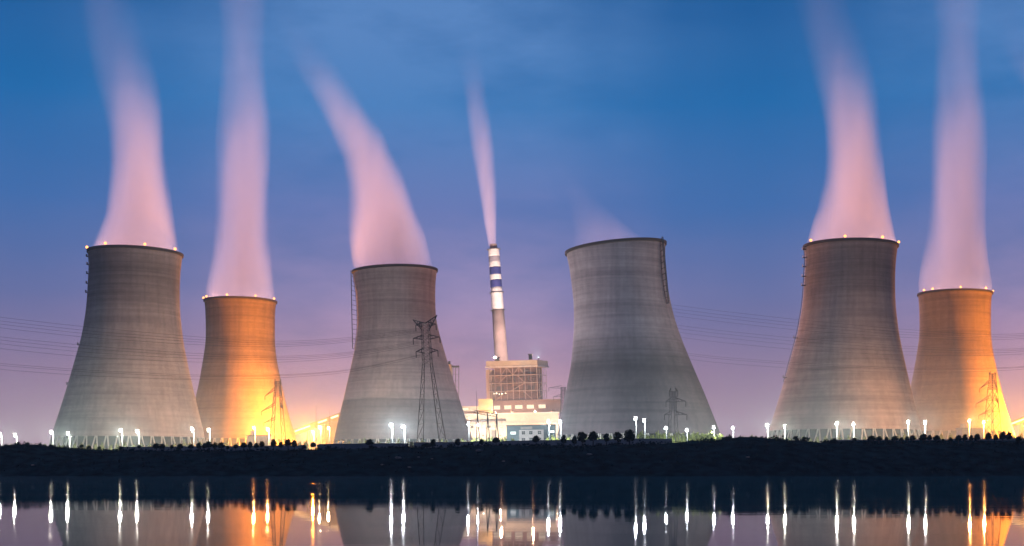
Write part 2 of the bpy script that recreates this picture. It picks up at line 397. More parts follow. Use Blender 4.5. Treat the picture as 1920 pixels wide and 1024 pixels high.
tower(PR5, 621, 0, -1.0, mT5, 'pale grey cooling tower with lit rim, overlapping the orange tower at far right', (1513, 1564, 1633, 1676.5), dict(az=182, y0=722, kind='nubs', nubs=(470, 485, 502, 520, 537, 635, 709)))
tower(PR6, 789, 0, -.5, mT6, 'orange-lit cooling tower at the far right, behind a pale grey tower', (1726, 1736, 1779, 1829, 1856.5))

# ------------------------------------------------------------------ steam
def plume(rows, D, dens, label, name='steam_plume', cat='steam', soft=1.12, group='steam plumes above the cooling towers'):
    """rows: (y, xl, xr, k) from mouth upwards; k = relative density"""
    rr = [(HC + (HOR - y) / F * D, px2x((a + b) / 2, D), (b - a) / 2 / F * D * (1.03 + (soft - 1.03) * smooth(0, 110, rows[0][0] - y) + .28 * smooth(150, 480, rows[0][0] - y)), k) for (y, a, b, k) in rows]
    z0, x0 = rr[0][0], rr[0][1]; H = rr[-1][0] - z0
    span = max(abs(x - x0) for z, x, r, k in rr) + .1; rmax = max(r for z, x, r, k in rr)
    mb = MB(); fine = []
    for i in range(33):
        z = z0 + H * i / 32
        fine.append((interp([(q[0], q[1]) for q in rr], z) - x0, 0, z - z0, interp([(q[0], q[2]) for q in rr], z) * 1.0, 0))
    mb.rings(fine, 40, True, True)
    o = mb.build(name, None, None, True, (x0, D, z0)); tag(o, label, cat, group)
    m = bpy.data.materials.new('steam'); m.use_nodes = True; t = m.node_tree; t.nodes.clear(); L = t.links.new
    g = nd(t, 'ShaderNodeTexCoord'); sp = nd(t, 'ShaderNodeSeparateXYZ'); L(g.outputs['Object'], sp.inputs[0])
    def mth(op, a, b=0.0, clamp=False):
        n = nd(t, 'ShaderNodeMath', operation=op, use_clamp=clamp)
        for k, v in enumerate((a, b)):
            if isinstance(v, (int, float)): n.inputs[k].default_value = v
            else: L(v, n.inputs[k])
        return n.outputs[0]
    fz = mth('DIVIDE', sp.outputs['Z'], H)
    cr = nd(t, 'ShaderNodeValToRGB')
    ramp(cr, [((z - z0) / H, ((x - x0) / (2 * span) + .5, r / rmax, k ** 2.0)) for z, x, r, k in rr]); L(fz, cr.inputs['Fac'])
    sc_ = nd(t, 'ShaderNodeSeparateColor'); L(cr.outputs[0], sc_.inputs[0])
    cx = mth('MULTIPLY', mth('SUBTRACT', sc_.outputs[0], .5), 2 * span); rd = mth('MULTIPLY', sc_.outputs[1], rmax)
    dx = mth('SUBTRACT', sp.outputs['X'], cx)
    d2 = mth('DIVIDE', mth('ADD', mth('MULTIPLY', dx, dx), mth('MULTIPLY', sp.outputs['Y'], sp.outputs['Y'])), mth('MULTIPLY', rd, rd))
    
    mp = nd(t, 'ShaderNodeMapping'); mp.inputs['Scale'].default_value = (.055, .055, .012); L(g.outputs['Object'], mp.inputs['Vector'])
    n = nd(t, 'ShaderNodeTexNoise'); n.inputs['Scale'].default_value = 1; n.inputs['Detail'].default_value = 2; L(mp.outputs[0], n.inputs['Vector'])
    nn = nd(t, 'ShaderNodeMapRange'); nn.inputs['From Min'].default_value = .3; nn.inputs['From Max'].default_value = .7
    nn.inputs['To Min'].default_value = .55; nn.inputs['To Max'].default_value = 1.45; L(n.outputs['Fac'], nn.inputs['Value'])
    d2 = mth('MULTIPLY', d2, mth('SUBTRACT', 1.75, mth('MULTIPLY', n.outputs['Fac'], 1.5)))
    ex = nd(t, 'ShaderNodeMapRange'); ex.inputs['From Min'].default_value = 0; ex.inputs['From Max'].default_value = 45; ex.inputs['To Min'].default_value = .45; ex.inputs['To Max'].default_value = 1.25; L(sp.outputs['Z'], ex.inputs['Value'])
    fall = mth('POWER', mth('SUBTRACT', 1.0, d2, True), ex.outputs[0])
    den = mth('MULTIPLY', mth('MULTIPLY', mth('MULTIPLY', fall, sc_.outputs[2]), nn.outputs[0]), dens)
    v = nd(t, 'ShaderNodeVolumePrincipled'); v.inputs['Color'].default_value = (.97, .93, .95, 1); v.inputs['Anisotropy'].default_value = .4
    L(den, v.inputs['Density'])
    om = nd(t, 'ShaderNodeOutputMaterial'); L(v.outputs[0], om.inputs['Volume'])
    bbd = math.sqrt((2 * span) ** 2 + (2 * rmax) ** 2 + H * H)
    m.cycles.volume_step_rate = 40.0 * 0 + max(.05, 3.5 / (bbd / 10))
    o.data.materials.append(m); return o
PL1 = [(474, 174, 336, .8), (455, 180, 331, .95), (430, 188, 325, .95), (400, 199, 318, 1), (350, 206, 312, 1), (300, 208, 308, .9), (250, 207, 303, .75), (200, 200, 297, .55), (150, 190, 285, .36), (100, 180, 270, .26), (50, 170, 258, .2), (0, 158, 245, .16), (-50, 145, 235, .1), (-80, 140, 230, 0)]
PL2 = [(563, 388, 516, .8), (545, 387, 514, .9), (525, 390, 510, 1), (500, 395, 505, 1), (450, 402, 500, 1), (400, 405, 501, 1), (350, 408, 501, .95), (300, 412, 501, .85), (250, 416, 500, .75), (200, 421, 497, .62), (150, 425, 492, .5), (100, 427, 488, .4), (50, 426, 488, .33), (0, 423, 490, .27), (-50, 420, 492, .2), (-80, 420, 492, 0)]
PL3 = [(506, 665, 812, .75), (485, 661, 806, .95), (450, 658, 795, 1), (400, 657, 777, 1), (350, 653, 759, .95), (300, 645, 739, .85), (250, 627, 712, .72), (200, 602, 676, .5), (150, 574, 642, .3), (110, 552, 614, .17), (70, 532, 590, .1), (20, 510, 566, .06), (-40, 490, 540, 0)]
PL4 = [(466, 1074, 1232, 1.0), (440, 1078, 1190, 1.05), (400, 1072, 1146, .8), (370, 1062, 1118, .6), (340, 1046, 1092, .4), (310, 1026, 1064, .25), (270, 1004, 1040, 0)]
PLC = [(462, 916, 931, 1), (440, 911.5, 931, 1), (420, 907, 931, .95), (380, 901, 930.5, .8), (330, 892, 929, .62), (280, 884, 926, .48), (230, 879, 921, .34), (190, 874, 916, .22), (150, 866, 910, .12), (110, 857, 902, .06), (70, 850, 895, 0)]
def shp(pr, dx, dy): return [(y + dy, a + dx, b + dx, k) for (y, a, b, k) in pr]
plume(PL1, 611, .085, 'tall pink steam plume from the pale grey tower with rim lamps, left of the chimney')
plume(PL2, 783, .075, 'straight pink steam column above the orange-lit tower left of the chimney')
plume(PL3, 669, .085, 'broad pink steam plume bending left above the tower behind the big pylon')
plume(PL4, 561, .012, 'faint wisp of steam leaving the dark grey tower right of the chimney')
plume(PLC, 1050, .24, 'narrow pink smoke plume rising from the striped chimney', 'smoke_plume', 'smoke', group='smoke above the chimney')
plume(shp(PL1, 1340.5, -14), 621, .085, 'tall pink steam plume from the pale grey tower right of the dark tower')
plume(shp(PL2, 1339.5, -14), 789, .075, 'straight pink steam column above the orange-lit tower at the far right')
plume(shp(PL3, 1340, -14), 669, .08, 'faint strand of steam drifting in at the upper right edge of the photo')

# ------------------------------------------------------------------ chimney
D = 1050; cb = P(942, 700, D); gz0 = plateau(cb.x)
k = D / F
ch = empty('chimney', (px2x(953.5, D), D, gz0), 'tall striped chimney with white and blue bands behind the boiler house', 'chimney')
ch.rotation_euler = (0, R(-4.0), 0)
def chz(y): return HC + (HOR - y) * k - gz0
def chr_(y): return (10.3 + (y - 470) / 210 * 2.2) * k
def band(name, m, y0, y1, extra=0.0):
    mb = MB(); ys_ = [y1 + (y0 - y1) * i / 6 for i in range(7)]
    mb.rings([(0, 0, chz(y), chr_(y) + extra, 0) for y in ys_], 48, True, True); return mb.build(name, m, ch, True)
def band2(name, m, y0, y1):
    o = band(name, m, y0, y1)
    for p in o.data.polygons:
        if len(p.vertices) > 4: p.use_smooth = False
    return o
o = band2('shaft', M_shaft, 580.0, 880.0)
for (n_, m_, a, b_) in (('white_band', M_white, 466, 480), ('grey_band', M_greyband, 480, 490), ('white_band', M_white, 490, 500), ('blue_band', M_blue, 500, 514), ('white_band', M_white, 514, 524), ('blue_band', M_blue, 524, 538), ('white_band', M_white, 538, 580)):
    band2(n_, m_, a + .02, b_ - .02)
mb = MB(); mb.rings([(0, 0, chz(466), 7.6 * k, 0), (0, 0, chz(457), 6.6 * k, 0), (0, 0, chz(457), 5.6 * k, 0), (0, 0, chz(463), 5.6 * k, 0)], 40); mb.build('flue_cap', M_shaft, ch)
for y in (466.5, 548, 581):
    mb = MB(); r_ = chr_(y)
    mb.rings([(0, 0, chz(y) - .25, r_, 0), (0, 0, chz(y) - .25, r_ + 1.1, 0), (0, 0, chz(y), r_ + 1.1, 0), (0, 0, chz(y), r_, 0)], 40)
    for i in range(20):
        a = 2 * math.pi * i / 20; mb.bar(((r_ + 1) * math.cos(a), (r_ + 1) * math.sin(a), chz(y)), ((r_ + 1) * math.cos(a), (r_ + 1) * math.sin(a), chz(y) + 1.1), .06, 4)
    mb.build('platform', M_steel, ch)

# ------------------------------------------------------------------ boiler house
D = 950; k = D / F
bx0 = px2x(975, D); bg0 = plateau(bx0)
bh = empty('boiler_house', (bx0, D, bg0), 'open steel-framed boiler house with pale roof slab and five lit windows, before the chimney', 'boiler house')
bh.rotation_euler = (0, R(-1.6), 0)
def L2(x, y): return ((x - 975 - (880 - y) * .030 + 4) * k, HC + (HOR - y) * k - bg0)     # photo point -> local x, z on the front face
rzb = R(11)
cr_, sr_ = math.cos(rzb), math.sin(rzb)
Wd, Dp = 92 * k, 26.0
xw0, zt_ = L2(923, 676); _, zf = L2(923, 686); _, zb_ = L2(926, 750)
def fr(u, v, z): return Vector((xw0 + u * cr_ - v * sr_ * -1 * 0 + 0, 0, z)) + Vector((v * sr_ * .0, 0, 0)) if False else Vector((xw0 + u * cr_ + v * .62, u * -sr_ * .0 + v, z))
# u runs along the front, v into depth (front face square to the viewer, side face opening to the right)
def slab(mb, u0, u1, v0, v1, z0, z1):
    ps = [fr(u, v, z) for z in (z0, z1) for (u, v) in ((u0, v0), (u1, v0), (u1, v1), (u0, v1))]
    i = len(mb.v); mb.v += [tuple(p) for p in ps]
    for f in ((0,3,2,1),(4,5,6,7),(0,1,5,4),(1,2,6,5),(2,3,7,6),(3,0,4,7)): mb.f.append(tuple(i + q for q in f))
mb = MB(); slab(mb, -1, Wd + 1, -1, 12, zf, zt_); mb.build('roof', M_cream, bh)
mb = MB(); slab(mb, -1.6, Wd + 1.6, -1.6, 12.5, zf - .9, zf - .02); mb.build('roof_edge', M_white, bh)
mb = MB(); slab(mb, 2.5, Wd - 2.5, 3.0, 10.5, zb_ - 2, zf - 1); mb.build('boiler_casing', mat('boiler_casing', (.20, .13, .11), .85, noise=(.15, .45)), bh)
mb = MB()
nU, nZ = 8, 4
levels = [zb_, zb_ + (zf - zb_) * .27, zb_ + (zf - zb_) * .5, zb_ + (zf - zb_) * .73, zf - .9]
for i in range(nU + 1):
    u = Wd * i / nU; mb.bar(fr(u, 0, zb_ - 1), fr(u, 0, zf - .9), .34 if i % 2 == 0 else .22, 4)
for j, z in enumerate(levels):
    mb.bar(fr(0, 0, z), fr(Wd, 0, z), .42 if j == 3 else .28, 4); mb.bar(fr(Wd, 0, z), fr(Wd, 11, z), .28, 4); mb.bar(fr(0, 0, z), fr(0, 11, z), .28, 4)
for v in (2.8, 5.5, 8.2, 11): mb.bar(fr(Wd, v, zb_ - 1), fr(Wd, v, zf - .9), .26, 4); mb.bar(fr(0, v, zb_ - 1), fr(0, v, zf - .9), .26, 4)
def br(u0, z0, u1, z1): mb.bar(fr(u0 * Wd, 0, z0), fr(u1 * Wd, 0, z1), .24, 4)
for (a, b_) in ((.25, .375), (.5, .375), (.5, .625), (.75, .625)): br(a, levels[3], b_, levels[4])
br(.2, levels[2], .375, levels[3]); br(.75, levels[2], .58, levels[3]); br(.45, levels[1], .75, levels[2]); br(.125, levels[0], .375, levels[1]); br(.9, levels[0], .7, levels[1])
for q in range(2): mb.bar(fr(Wd, 0, levels[q]), fr(Wd, 11, levels[q + 1]), .2, 4)
mb.build('steel_frame', M_pink, bh)
mb = MB()
for j in (1, 2, 3):
    slab(mb, 1.2, Wd - 1.0, .5, 2.9, levels[j] - .25, levels[j] - .05)
mb.build('walkway', M_steel, bh)
random.seed(4); mb = MB()
for i in range(9):
    u = 3.5 + i * (Wd - 7) / 8 + random.uniform(-.8, .8); za, zb2 = sorted((random.uniform(zb_, zf - 6), random.uniform(zb_ + 4, zf - 2))); mb.bar(fr(u, 2.0, za), fr(u, 2.0, zb2), random.uniform(.25, .7), 8)
    mb.bar(fr(u, 2.0, zb2), fr(min(Wd - 2, u + random.uniform(2, 7)), 2.0, zb2), .3, 8)
mb.build('pipework', M_steel, bh)
mb = MB()
for i in range(5):
    z = levels[0] + (levels[4] - levels[0]) * (i + .5) / 5; slab(mb, -2.6, -2.4, 1, 9, z, z + .25)
    for q in range(10): mb.bar(fr(Wd * q / 9.0, -.25, levels[2] + .02), fr(Wd * q / 9.0, -.25, levels[2] + 1.1), .06, 4)
mb.bar(fr(0, -.25, levels[2] + 1.1), fr(Wd, -.25, levels[2] + 1.1), .07, 4); mb.build('railing', M_pink, bh)
mb = MB()
for q in (.18, .5, .82): slab(mb, Wd * q - 2.2, Wd * q + 2.2, 2.6, 2.95, levels[1] + 1, levels[2] - 2)
mb.build('air_duct', M_dsteel, bh)
mb = MB(); slab(mb, -2.4, -.4, .6, 10, zb_ - 1, zf - 2.0); mb.build('stair_tower', M_pink, bh)
for (a, b_, y0, y1) in ((935, 944, 669, 677), (999, 1006, 665, 674)):
    x0, z0 = L2(a, y1); x1, z1 = L2(b_, y0); mb = MB()
    mb.box(((x0 + x1) / 2, 5, (z0 + z1) / 2), (x1 - x0, 3, z1 - z0)); mb.box(((x0 + x1) / 2, 5, z1 + .35), ((x1 - x0) + .8, 3.6, .5)); mb.build('roof_vent', M_dsteel, bh)
# lower storey with the five windows
mb = MB(); _, za = L2(926, 750.5); _, zc = L2(926, 776); x1_ = L2(1054, 770)[0]
mb.box(((xw0 + .5 + x1_) / 2, 6.0, (za + zc) / 2), (x1_ - xw0 - .5, 17, za - zc)); mb.build('lower_storey', mat('dull_cladding', (.30, .23, .21), .75, noise=(.15, .15)), bh)
for (a, b_) in ((928, 940), (948, 961), (968, 982), (990, 1003), (1012, 1025)):
    x0, z0 = L2(a, 766.5); x1, z1 = L2(b_, 760.5)
    mb = MB(); mb.box(((x0 + x1) / 2, -2.56, (z0 + z1) / 2), (x1 - x0, .1, z1 - z0)); w = mb.build('window', E_win, bh)
    mb = MB(); mb.box(((x0 + x1) / 2, -2.6, z0 - .16), (x1 - x0 + .5, .22, .3)); mb.box(((x0 + x1) / 2, -2.6, z1 + .16), (x1 - x0 + .5, .22, .3))
    for q in range(1, 4): mb.box((x0 + (x1 - x0) * q / 4, -2.65, (z0 + z1) / 2), (.12, .1, z1 - z0))
    mb.build('window_frame', M_white, w)
for i, (a, y) in enumerate(((930, 737), (935, 736.5), (940, 738), (945, 737.5), (952, 737))):
    x0, z0 = L2(a, y); mb = MB(); mb.ball((x0, -.1, z0), .30 + .12 * (i % 2), 8, 5); mb.build('work_lamp', E_work, bh)

# turbine hall in front
D = 905; k = D / F; X0 = px2x(955, D); g0 = plateau(X0)
th = empty('turbine_hall', (X0, D, g0), 'long cream turbine hall lit orange, below the boiler house', 'turbine hall'); th.rotation_euler = (0, R(-1.2), 0)
def Q(x, y): return ((x - 955) * k, HC + (HOR - y) * k - g0 + (x - 955) * k * -.021 * 0)
def bxp(mb, x0, x1, y0, y1, v0, v1):
    a, b_ = Q(x0, y1), Q(x1, y0); mb.box(((a[0] + b_[0]) / 2, (v0 + v1) / 2, (a[1] + b_[1]) / 2), (b_[0] - a[0], v1 - v0, b_[1] - a[1])); return mb
bxp(MB(), 866, 1049, 776, 860, 0, 22).build('wall', M_cream, th)
bxp(MB(), 865.4, 1050, 774.3, 776.0, -.8, 22.8).build('parapet', M_white, th)
bxp(MB(), 866, 1049, 790, 794, -.35, -.01).build('stringcourse', M_pink, th)
bxp(MB(), 899, 925.4, 746.5, 774.2, 3, 16).build('penthouse', mat('yellow_cladding', (.55, .44, .22), .75, noise=(.2, .15)), th)
bxp(MB(), 862, 898.9, 760, 774.2, 2, 18).build('side_block', M_cream, th)
for (a, b_, y0, y1) in ((868, 880, 763.5, 766.5),):
    bxp(MB(), a, b_, y0, y1, 1.85, 1.99).build('window', E_win, th)
for (a, b_, y0, y1) in ((867, 875, 779, 783), (879, 886, 779, 783)):
    bxp(MB(), a, b_, y0, y1, -.12, -.01).build('window', E_win, th)
mb = MB()
for i in range(14):
    x = 870 + i * 13; bxp(mb, x, x + .6, 794.2, 860, -.3, -.01)
mb.build('pilaster', M_white, th)
for i in range(7):
    x = 872 + i * 11; w = bxp(MB(), x, x + 6, 797, 801.5, -.12, -.01).build('window', E_win if i % 3 != 1 else M_glass, th); bxp(MB(), x - .3, x + 6.3, 801.6, 802.2, -.3, -.02).build('window_sill', M_white, w)
bxp(MB(), 921, 931, 806, 858, -.2, -.01).build('roller_door', M_steel, th)
for x in (902, 930, 962, 1006, 1038):
    mb = MB(); a = Q(x, 774.2); mb.rings([(a[0], 5, a[1], .9, 0), (a[0], 5, a[1] + 1.3, .9, 0)], 12, False, True); mb.rings([(a[0], 5, a[1] + 1.5, 1.4, 0), (a[0], 5, a[1] + 2.0, .3, 0)], 12, True, True); mb.build('roof_fan', M_steel, th)
mb = MB()
for dz in (0, .8, 1.5): a, b_ = Q(868, 787 - dz), Q(950, 786 - dz); mb.bar((a[0], -.8, a[1] - dz), (b_[0], -.8, b_[1] - dz), .22, 6)
for x in range(870, 950, 12): a = Q(x, 790.5); mb.box((a[0], -.75, a[1] + .5), (.3, 1.0, 3.4))
mb.build('pipe_rack', M_steel, th)

# office block nearer the river
D = 590; k = D / F; X0 = px2x(998, D); g0 = plateau(X0)
ofb = empty('office_building', (X0, D, g0), 'small blue-grey office block with white window bay, in front of the turbine hall', 'office building'); ofb.rotation_euler = (0, R(-1.0), 0)
def Q(x, y): return ((x - 998) * k, HC + (HOR - y) * k - g0)
bxp(MB(), 951, 1043, 798, 850, 0, 12).build('wall', M_bluewall, ofb)
bxp(MB(), 950.4, 1043.6, 796.6, 798, -.25, 12.3).build('roof', M_dsteel, ofb)
bay = bxp(MB(), 974, 1020, 806, 850, -1.2, -.01).build('front_bay', M_white, ofb)
bxp(MB(), 977, 999, 800, 804.5, -.2, -.01).build('sign_panel', M_col, ofb)
for (y0, y1) in ((808.5, 814.5), (821.5, 827)):
    for xa in (979, 993, 1009):
        w = bxp(MB(), xa, xa + 6, y0, y1, -1.3, -1.21).build('window', M_glass, ofb)
        bxp(bxp(MB(), xa + 2.8, xa + 3.2, y0, y1, -1.36, -1.31), xa, xa + 6, (y0 + y1) / 2 - .2, (y0 + y1) / 2 + .2, -1.40, -1.37).build('window_frame', M_white, w)
for (a, b_, y0, y1) in ((958, 968, 809, 814), (1031, 1040, 808, 812)):
    bxp(MB(), a, b_, y0, y1, -.14, -.01).build('lit_window', emit('lit_window_cool', (.9, 1, .95), 2.0), ofb)

# tall stack with scaffold left of the hall, behind the stained tower
D = 860; k = D / F; X0 = px2x(852, D); g0 = plateau(X0)
st = empty('scaffold_tower', (X0, D, g0), 'slim scaffold tower beside pale silo, peeping out behind the tower with the ladder', 'scaffold tower')
def Q(x, y): return ((x - 852) * k, HC + (HOR - y) * k - g0)
mb = MB()
for x in (849, 854, 860):
    a = Q(x, 689); mb.bar((a[0], 0, 0), (a[0], 0, a[1]), .18, 4); mb.bar((a[0], 4, 0), (a[0], 4, a[1]), .18, 4)
for i in range(12):
    y = 690 + i * 12; a, b_ = Q(849, y), Q(860, y); mb.bar((a[0], 0, a[1]), (b_[0], 0, b_[1]), .12, 4)
mb.build('scaffold', M_steel, st)
a, b_ = Q(847, 687), Q(861, 687); mb = MB(); mb.box(((a[0] + b_[0]) / 2, 2, a[1]), (b_[0] - a[0], 6, .8)); mb.build('top_deck', M_dsteel, st)
a = Q(842, 683); mb = MB(); mb.rings([(a[0], 3, 0, 1.9, 0), (a[0], 3, a[1], 1.9, 0)], 24, True, True); mb.build('silo', M_cream, st)
mb = MB(); mb.bar((a[0], 3, a[1]), (a[0], 3, a[1] + 2.2), .8, 10); mb.build('vent_cap', M_dsteel, st)

# ------------------------------------------------------------------ conveyor galleries and coal shed between tower two and three
def gallery(dx, dy, label):
    D = 800; p0, p1 = P(548 + dx, 812 + dy, D), P(648 + dx, 775 + dy, D); e = empty('conveyor_gallery', (p0.x, D, plateau(p0.x)), label, 'conveyor', 'lit conveyor galleries'); o = Vector(e.location)
    d = (p1 - p0); L_ = d.length; ang = math.atan2(d.z, d.x)
    def along(mb, s0, s1, h0, h1, v0, v1):
        u = d.normalized(); w = Vector((-math.sin(ang), 0, math.cos(ang))); i = len(mb.v)
        for h in (h0, h1):
            for (s_, v) in ((s0, v0), (s1, v0), (s1, v1), (s0, v1)): mb.v.append(tuple(p0 - o + u * s_ * L_ + w * h + Vector((0, v, 0))))
        for f in ((0,3,2,1),(4,5,6,7),(0,1,5,4),(1,2,6,5),(2,3,7,6),(3,0,4,7)): mb.f.append(tuple(i + q for q in f))
        return mb
    along(MB(), 0, 1, -1.6, 1.3, 0, 3).build('gallery_body', M_pink, e)
    along(MB(), -.01, 1.01, 1.31, 1.6, -.4, 3.4).build('roof', M_steel, e)
    for s0, s1 in ((.05, .34), (.49, .65), (.73, .86)): along(MB(), s0, s1, -.1, .75, -.12, -.02).build('light_strip', E_strip, e)
    for s_ in (.3, .6, .9):
        mb = MB(); q = p0 - o + d * s_
        for v in (.3, 2.7):
            for s2 in (-1.2, 1.2): mb.bar((q.x + s2 * 1.6, v, -.5), (q.x + s2 * .4, v, q.z - 1.6), .2, 4)
        mb.bar((q.x - 1.4, 1.5, q.z * .4), (q.x + 1.4, 1.5, q.z * .4), .16, 4); mb.build('trestle', M_steel, e)
gallery(0, 0, 'lit sloping conveyor gallery between the orange tower and the tower behind the pylon')
gallery(1340, -13, 'lit sloping conveyor gallery cut off by the right edge of the photo')
D = 860; X0 = px2x(640, D); e = empty('coal_shed', (X0, D, plateau(X0)), 'low arched coal shed glowing orange behind the conveyor and thin masts', 'coal shed')
mb = MB(); k = D / F; n = 20; pts = [(-46 * k + 92 * k * i / n, 14 + 20 * math.sin(math.pi * (i / n)) ** .8 * .9) for i in range(n + 1)]
for (x0, z0), (x1, z1) in zip(pts, pts[1:]): mb.quad((x0, 0, z0), (x1, 0, z1), (x1, 60, z1), (x0, 60, z0))
mb.build('roof', M_pink, e, True)
mb = MB(); mb.quad(*([(x, .3, z - .15) for x, z in reversed(pts)] + [(-46 * k, .3, -1), (46 * k, .3, -1)])); mb.build('wall', M_cream, e)
for (x0, x1, y0, y1, D, lb) in ((463, 503, 815.5, 845, 600, 'low grey shed behind two warm lamp posts at the foot of the orange tower'), (1804, 1843, 802, 832, 610, 'low grey shed beneath the warm lamp posts at the far right tower')):
    a, b_ = P(x0, y1, D), P(x1, y0, D); g0 = plateau(a.x); e = empty('shed', ((a.x + b_.x) / 2, D, g0), lb, 'shed', 'low sheds beside the orange towers')
    w, h = b_.x - a.x, b_.z - g0
    mb = MB(); mb.box((0, 4, h / 2 - .5), (w, 8, h)); mb.build('wall', M_wall, e)
    mb = MB(); mb.box((0, 4, h - .35 + .01 + .15), (w + .8, 8.8, .3)); mb.build('roof', M_steel, e)
    mb = MB(); mb.box((-w * .3, 4, h + 1.0), (w * .16, 3, 1.8)); mb.build('roof_unit', M_wall, e)

# ------------------------------------------------------------------ pylons
def lattice(mb, a, b, faces=(0, 1, 2, 3), rpost=.2, rbr=.09, n=4):
    """a,b = (list of 4 corner points) bottom/top"""
    for i in range(4): mb.bar(a[i], b[i], rpost, 4)
    for s_ in range(n):
        lo = [a[i].lerp(b[i], s_ / n) for i in range(4)]; hi = [a[i].lerp(b[i], (s_ + 1) / n) for i in range(4)]
        for f in faces:
            j = (f + 1) % 4
            mb.bar(lo[f], hi[j], rbr, 4); mb.bar(lo[j], hi[f], rbr, 4); mb.bar(hi[f], hi[j], rbr, 4)
def corners(c, w, rz):
    return [Vector(c) + Matrix.Rotation(rz, 3, 'Z') @ Vector((sx * w / 2, sy * w / 2, 0)) for sx, sy in ((-1, -1), (1, -1), (1, 1), (-1, 1))]
def arm(mb, z, xs_, w, drop=1.2, tip_y=0.0, lift=0.0):
    for x in xs_:
        s_ = -1 if x < 0 else 1; tip = Vector((x, tip_y, z + lift))
        for yy in (-w / 2, w / 2):
            b0, b1 = Vector((s_ * w / 2, yy, z)), Vector((s_ * w / 2, yy, z + drop)); mb.bar(b0, tip, .11, 4); mb.bar(b1, tip, .11, 4)
            for q in (.33, .66): mb.bar(b0.lerp(tip, q), b1.lerp(tip, q - .16), .06, 4)
def pylon(xb, D, yt, label, m, wb, ww, wt, zw, arms, vtop=None, roll=0, rz=R(24), group='lattice pylons carrying power lines', thick=1.0, bar=1):
    X = px2x(xb, D); g0 = plateau(X); e = empty('pylon', (X, D, g0), label, 'pylon', group); e.rotation_euler = (0, R(roll), 0)
    k = D / F; H = HC + (HOR - yt) * k - g0; zw_ = HC + (HOR - zw) * k - g0; c0 = (0, 0, -.3)
    mb = MB(); lattice(mb, corners(c0, wb, rz), corners((0, 0, zw_), ww, rz), (1, 3), .2 * thick, .12 * thick, 6); mb.build('leg_frame', m, e)
    mb = MB(); lattice(mb, corners((0, 0, zw_), ww, rz), corners((0, 0, H), wt, rz), (0, 1, 2, 3), .16 * thick, .085 * thick, 7); mb.build('mast_frame', m, e)
    for (y, xl, xr, lift) in arms:
        z = HC + (HOR - y) * k - g0; mb = MB(); arm(mb, z, [v * k for v in (xl, xr) if v], ww * .8, 1.4, 0, lift); mb.build('crossarm', m, e)
        for v in (xl, xr):
            if v and bar:
                mb = MB(); mb.bar((v * k, 0, z + lift), (v * k, 0, z + lift - 2.0), .11, 5)
                for q in range(5): mb.bar((v * k, 0, z + lift - .4 - q * .32), (v * k, 0, z + lift - .5 - q * .32), .2, 6)
                mb.build('insulator', M_dsteel, e)
    if vtop:
        (xl, yl, xr, yr, yv) = vtop; zv = HC + (HOR - yv) * k - g0; mb = MB()
        for (x, y) in ((xl, yl), (xr, yr)):
            tip = Vector((x * k, 0, HC + (HOR - y) * k - g0)); s_ = -1 if x < 0 else 1
            for yy in (-.9, .9):
                b0, b1 = Vector((0, yy, zv + 1.2)), Vector((s_ * 1.2, yy, zv - .8)); mb.bar(b0, tip, .14, 4); mb.bar(b1, tip, .14, 4)
                for q in (.25, .45, .65, .85): mb.bar(b0.lerp(tip, q), b1.lerp(tip, max(0, q - .15)), .1, 4)
        mb.build('peak_arm', m, e)
    return e
pylon(810, 430, 609, 'tall dark V-topped pylon in front of the tower with the outside ladder', M_dsteel, 8.2, 2.7, 2.2, 684, [(612, -18, 20, .6), (636, -24, 26, .5), (661, -20, 21, .5)], (-23, 598, 23, 592, 613), -3.0, R(20), thick=.5)
pylon(521, 640, 715, 'pylon silhouetted against the glowing orange tower left of the chimney', M_dsteel, 7.2, 3.2, 1.8, 745, [(716, -6, 6, .4), (731, -24, 8, -3.0), (760, -31, 11, -3.0), (787, -26, 0, -1.5)], None, 0, R(30), thick=.85)
pylon(1861, 650, 701, 'pylon silhouetted against the glowing orange tower at the far right', M_dsteel, 7.2, 3.2, 1.8, 731, [(702, -6, 6, .4), (717, -24, 8, -3.0), (746, -31, 11, -3.0), (773, -26, 0, -1.5)], None, 0, R(30), thick=.85)
pylon(1262, 478, 734, 'dim pylon before the right foot of the wide dark grey tower', M_dsteel, 3.6, 2.0, 1.6, 770, [(735, -7, 9, .3), (753, -13, 24, .1), (778, -16, 26, .1)], None, 0, R(18), thick=.5)
pylon(1056, 720, 726, 'pylon half hidden behind the left edge of the wide dark grey tower', M_dsteel, 5.0, 2.2, 2.0, 770, [(728, -27, 0, .2), (744, -18, 0, 0)], None, 0, R(18))
# substation gantry
D = 520; k = D / F; X0 = px2x(915, D); g0 = plateau(X0); e = empty('substation_gantry', (X0, D, g0), 'substation gantry with A-frame legs and long beam before the turbine hall', 'gantry')
def Q(x, y, v=0): return Vector(((x - 915) * k, v, HC + (HOR - y) * k - g0))
for xa in (895, 914, 931):
    mb = MB(); yt = 770 + (xa - 895) * .17
    for dx in (-2.2, 5.5): mb.bar(Q(xa + dx, 842), Q(xa, yt), .2, 5)
    mb.bar(Q(xa - .9, 800), Q(xa + 2.8, 800), .1, 4); mb.build('a_frame', M_dsteel, e)
mb = MB()
for dz in (0, 1.1):
    for v in (-.5, .5): mb.bar(Q(888, 769, v) - Vector((0, 0, dz)), Q(934, 777, v) - Vector((0, 0, dz)), .13, 4)
for i in range(16):
    a, b_ = Q(888 + i * 2.87, 769 + i * .5, -.5), Q(888 + (i + 1) * 2.87, 769 + (i + 1) * .5, -.5); mb.bar(a - Vector((0, 0, 1.1 * (i % 2))), b_ - Vector((0, 0, 1.1 * ((i + 1) % 2))), .08, 4)
mb.build('beam', M_dsteel, e)
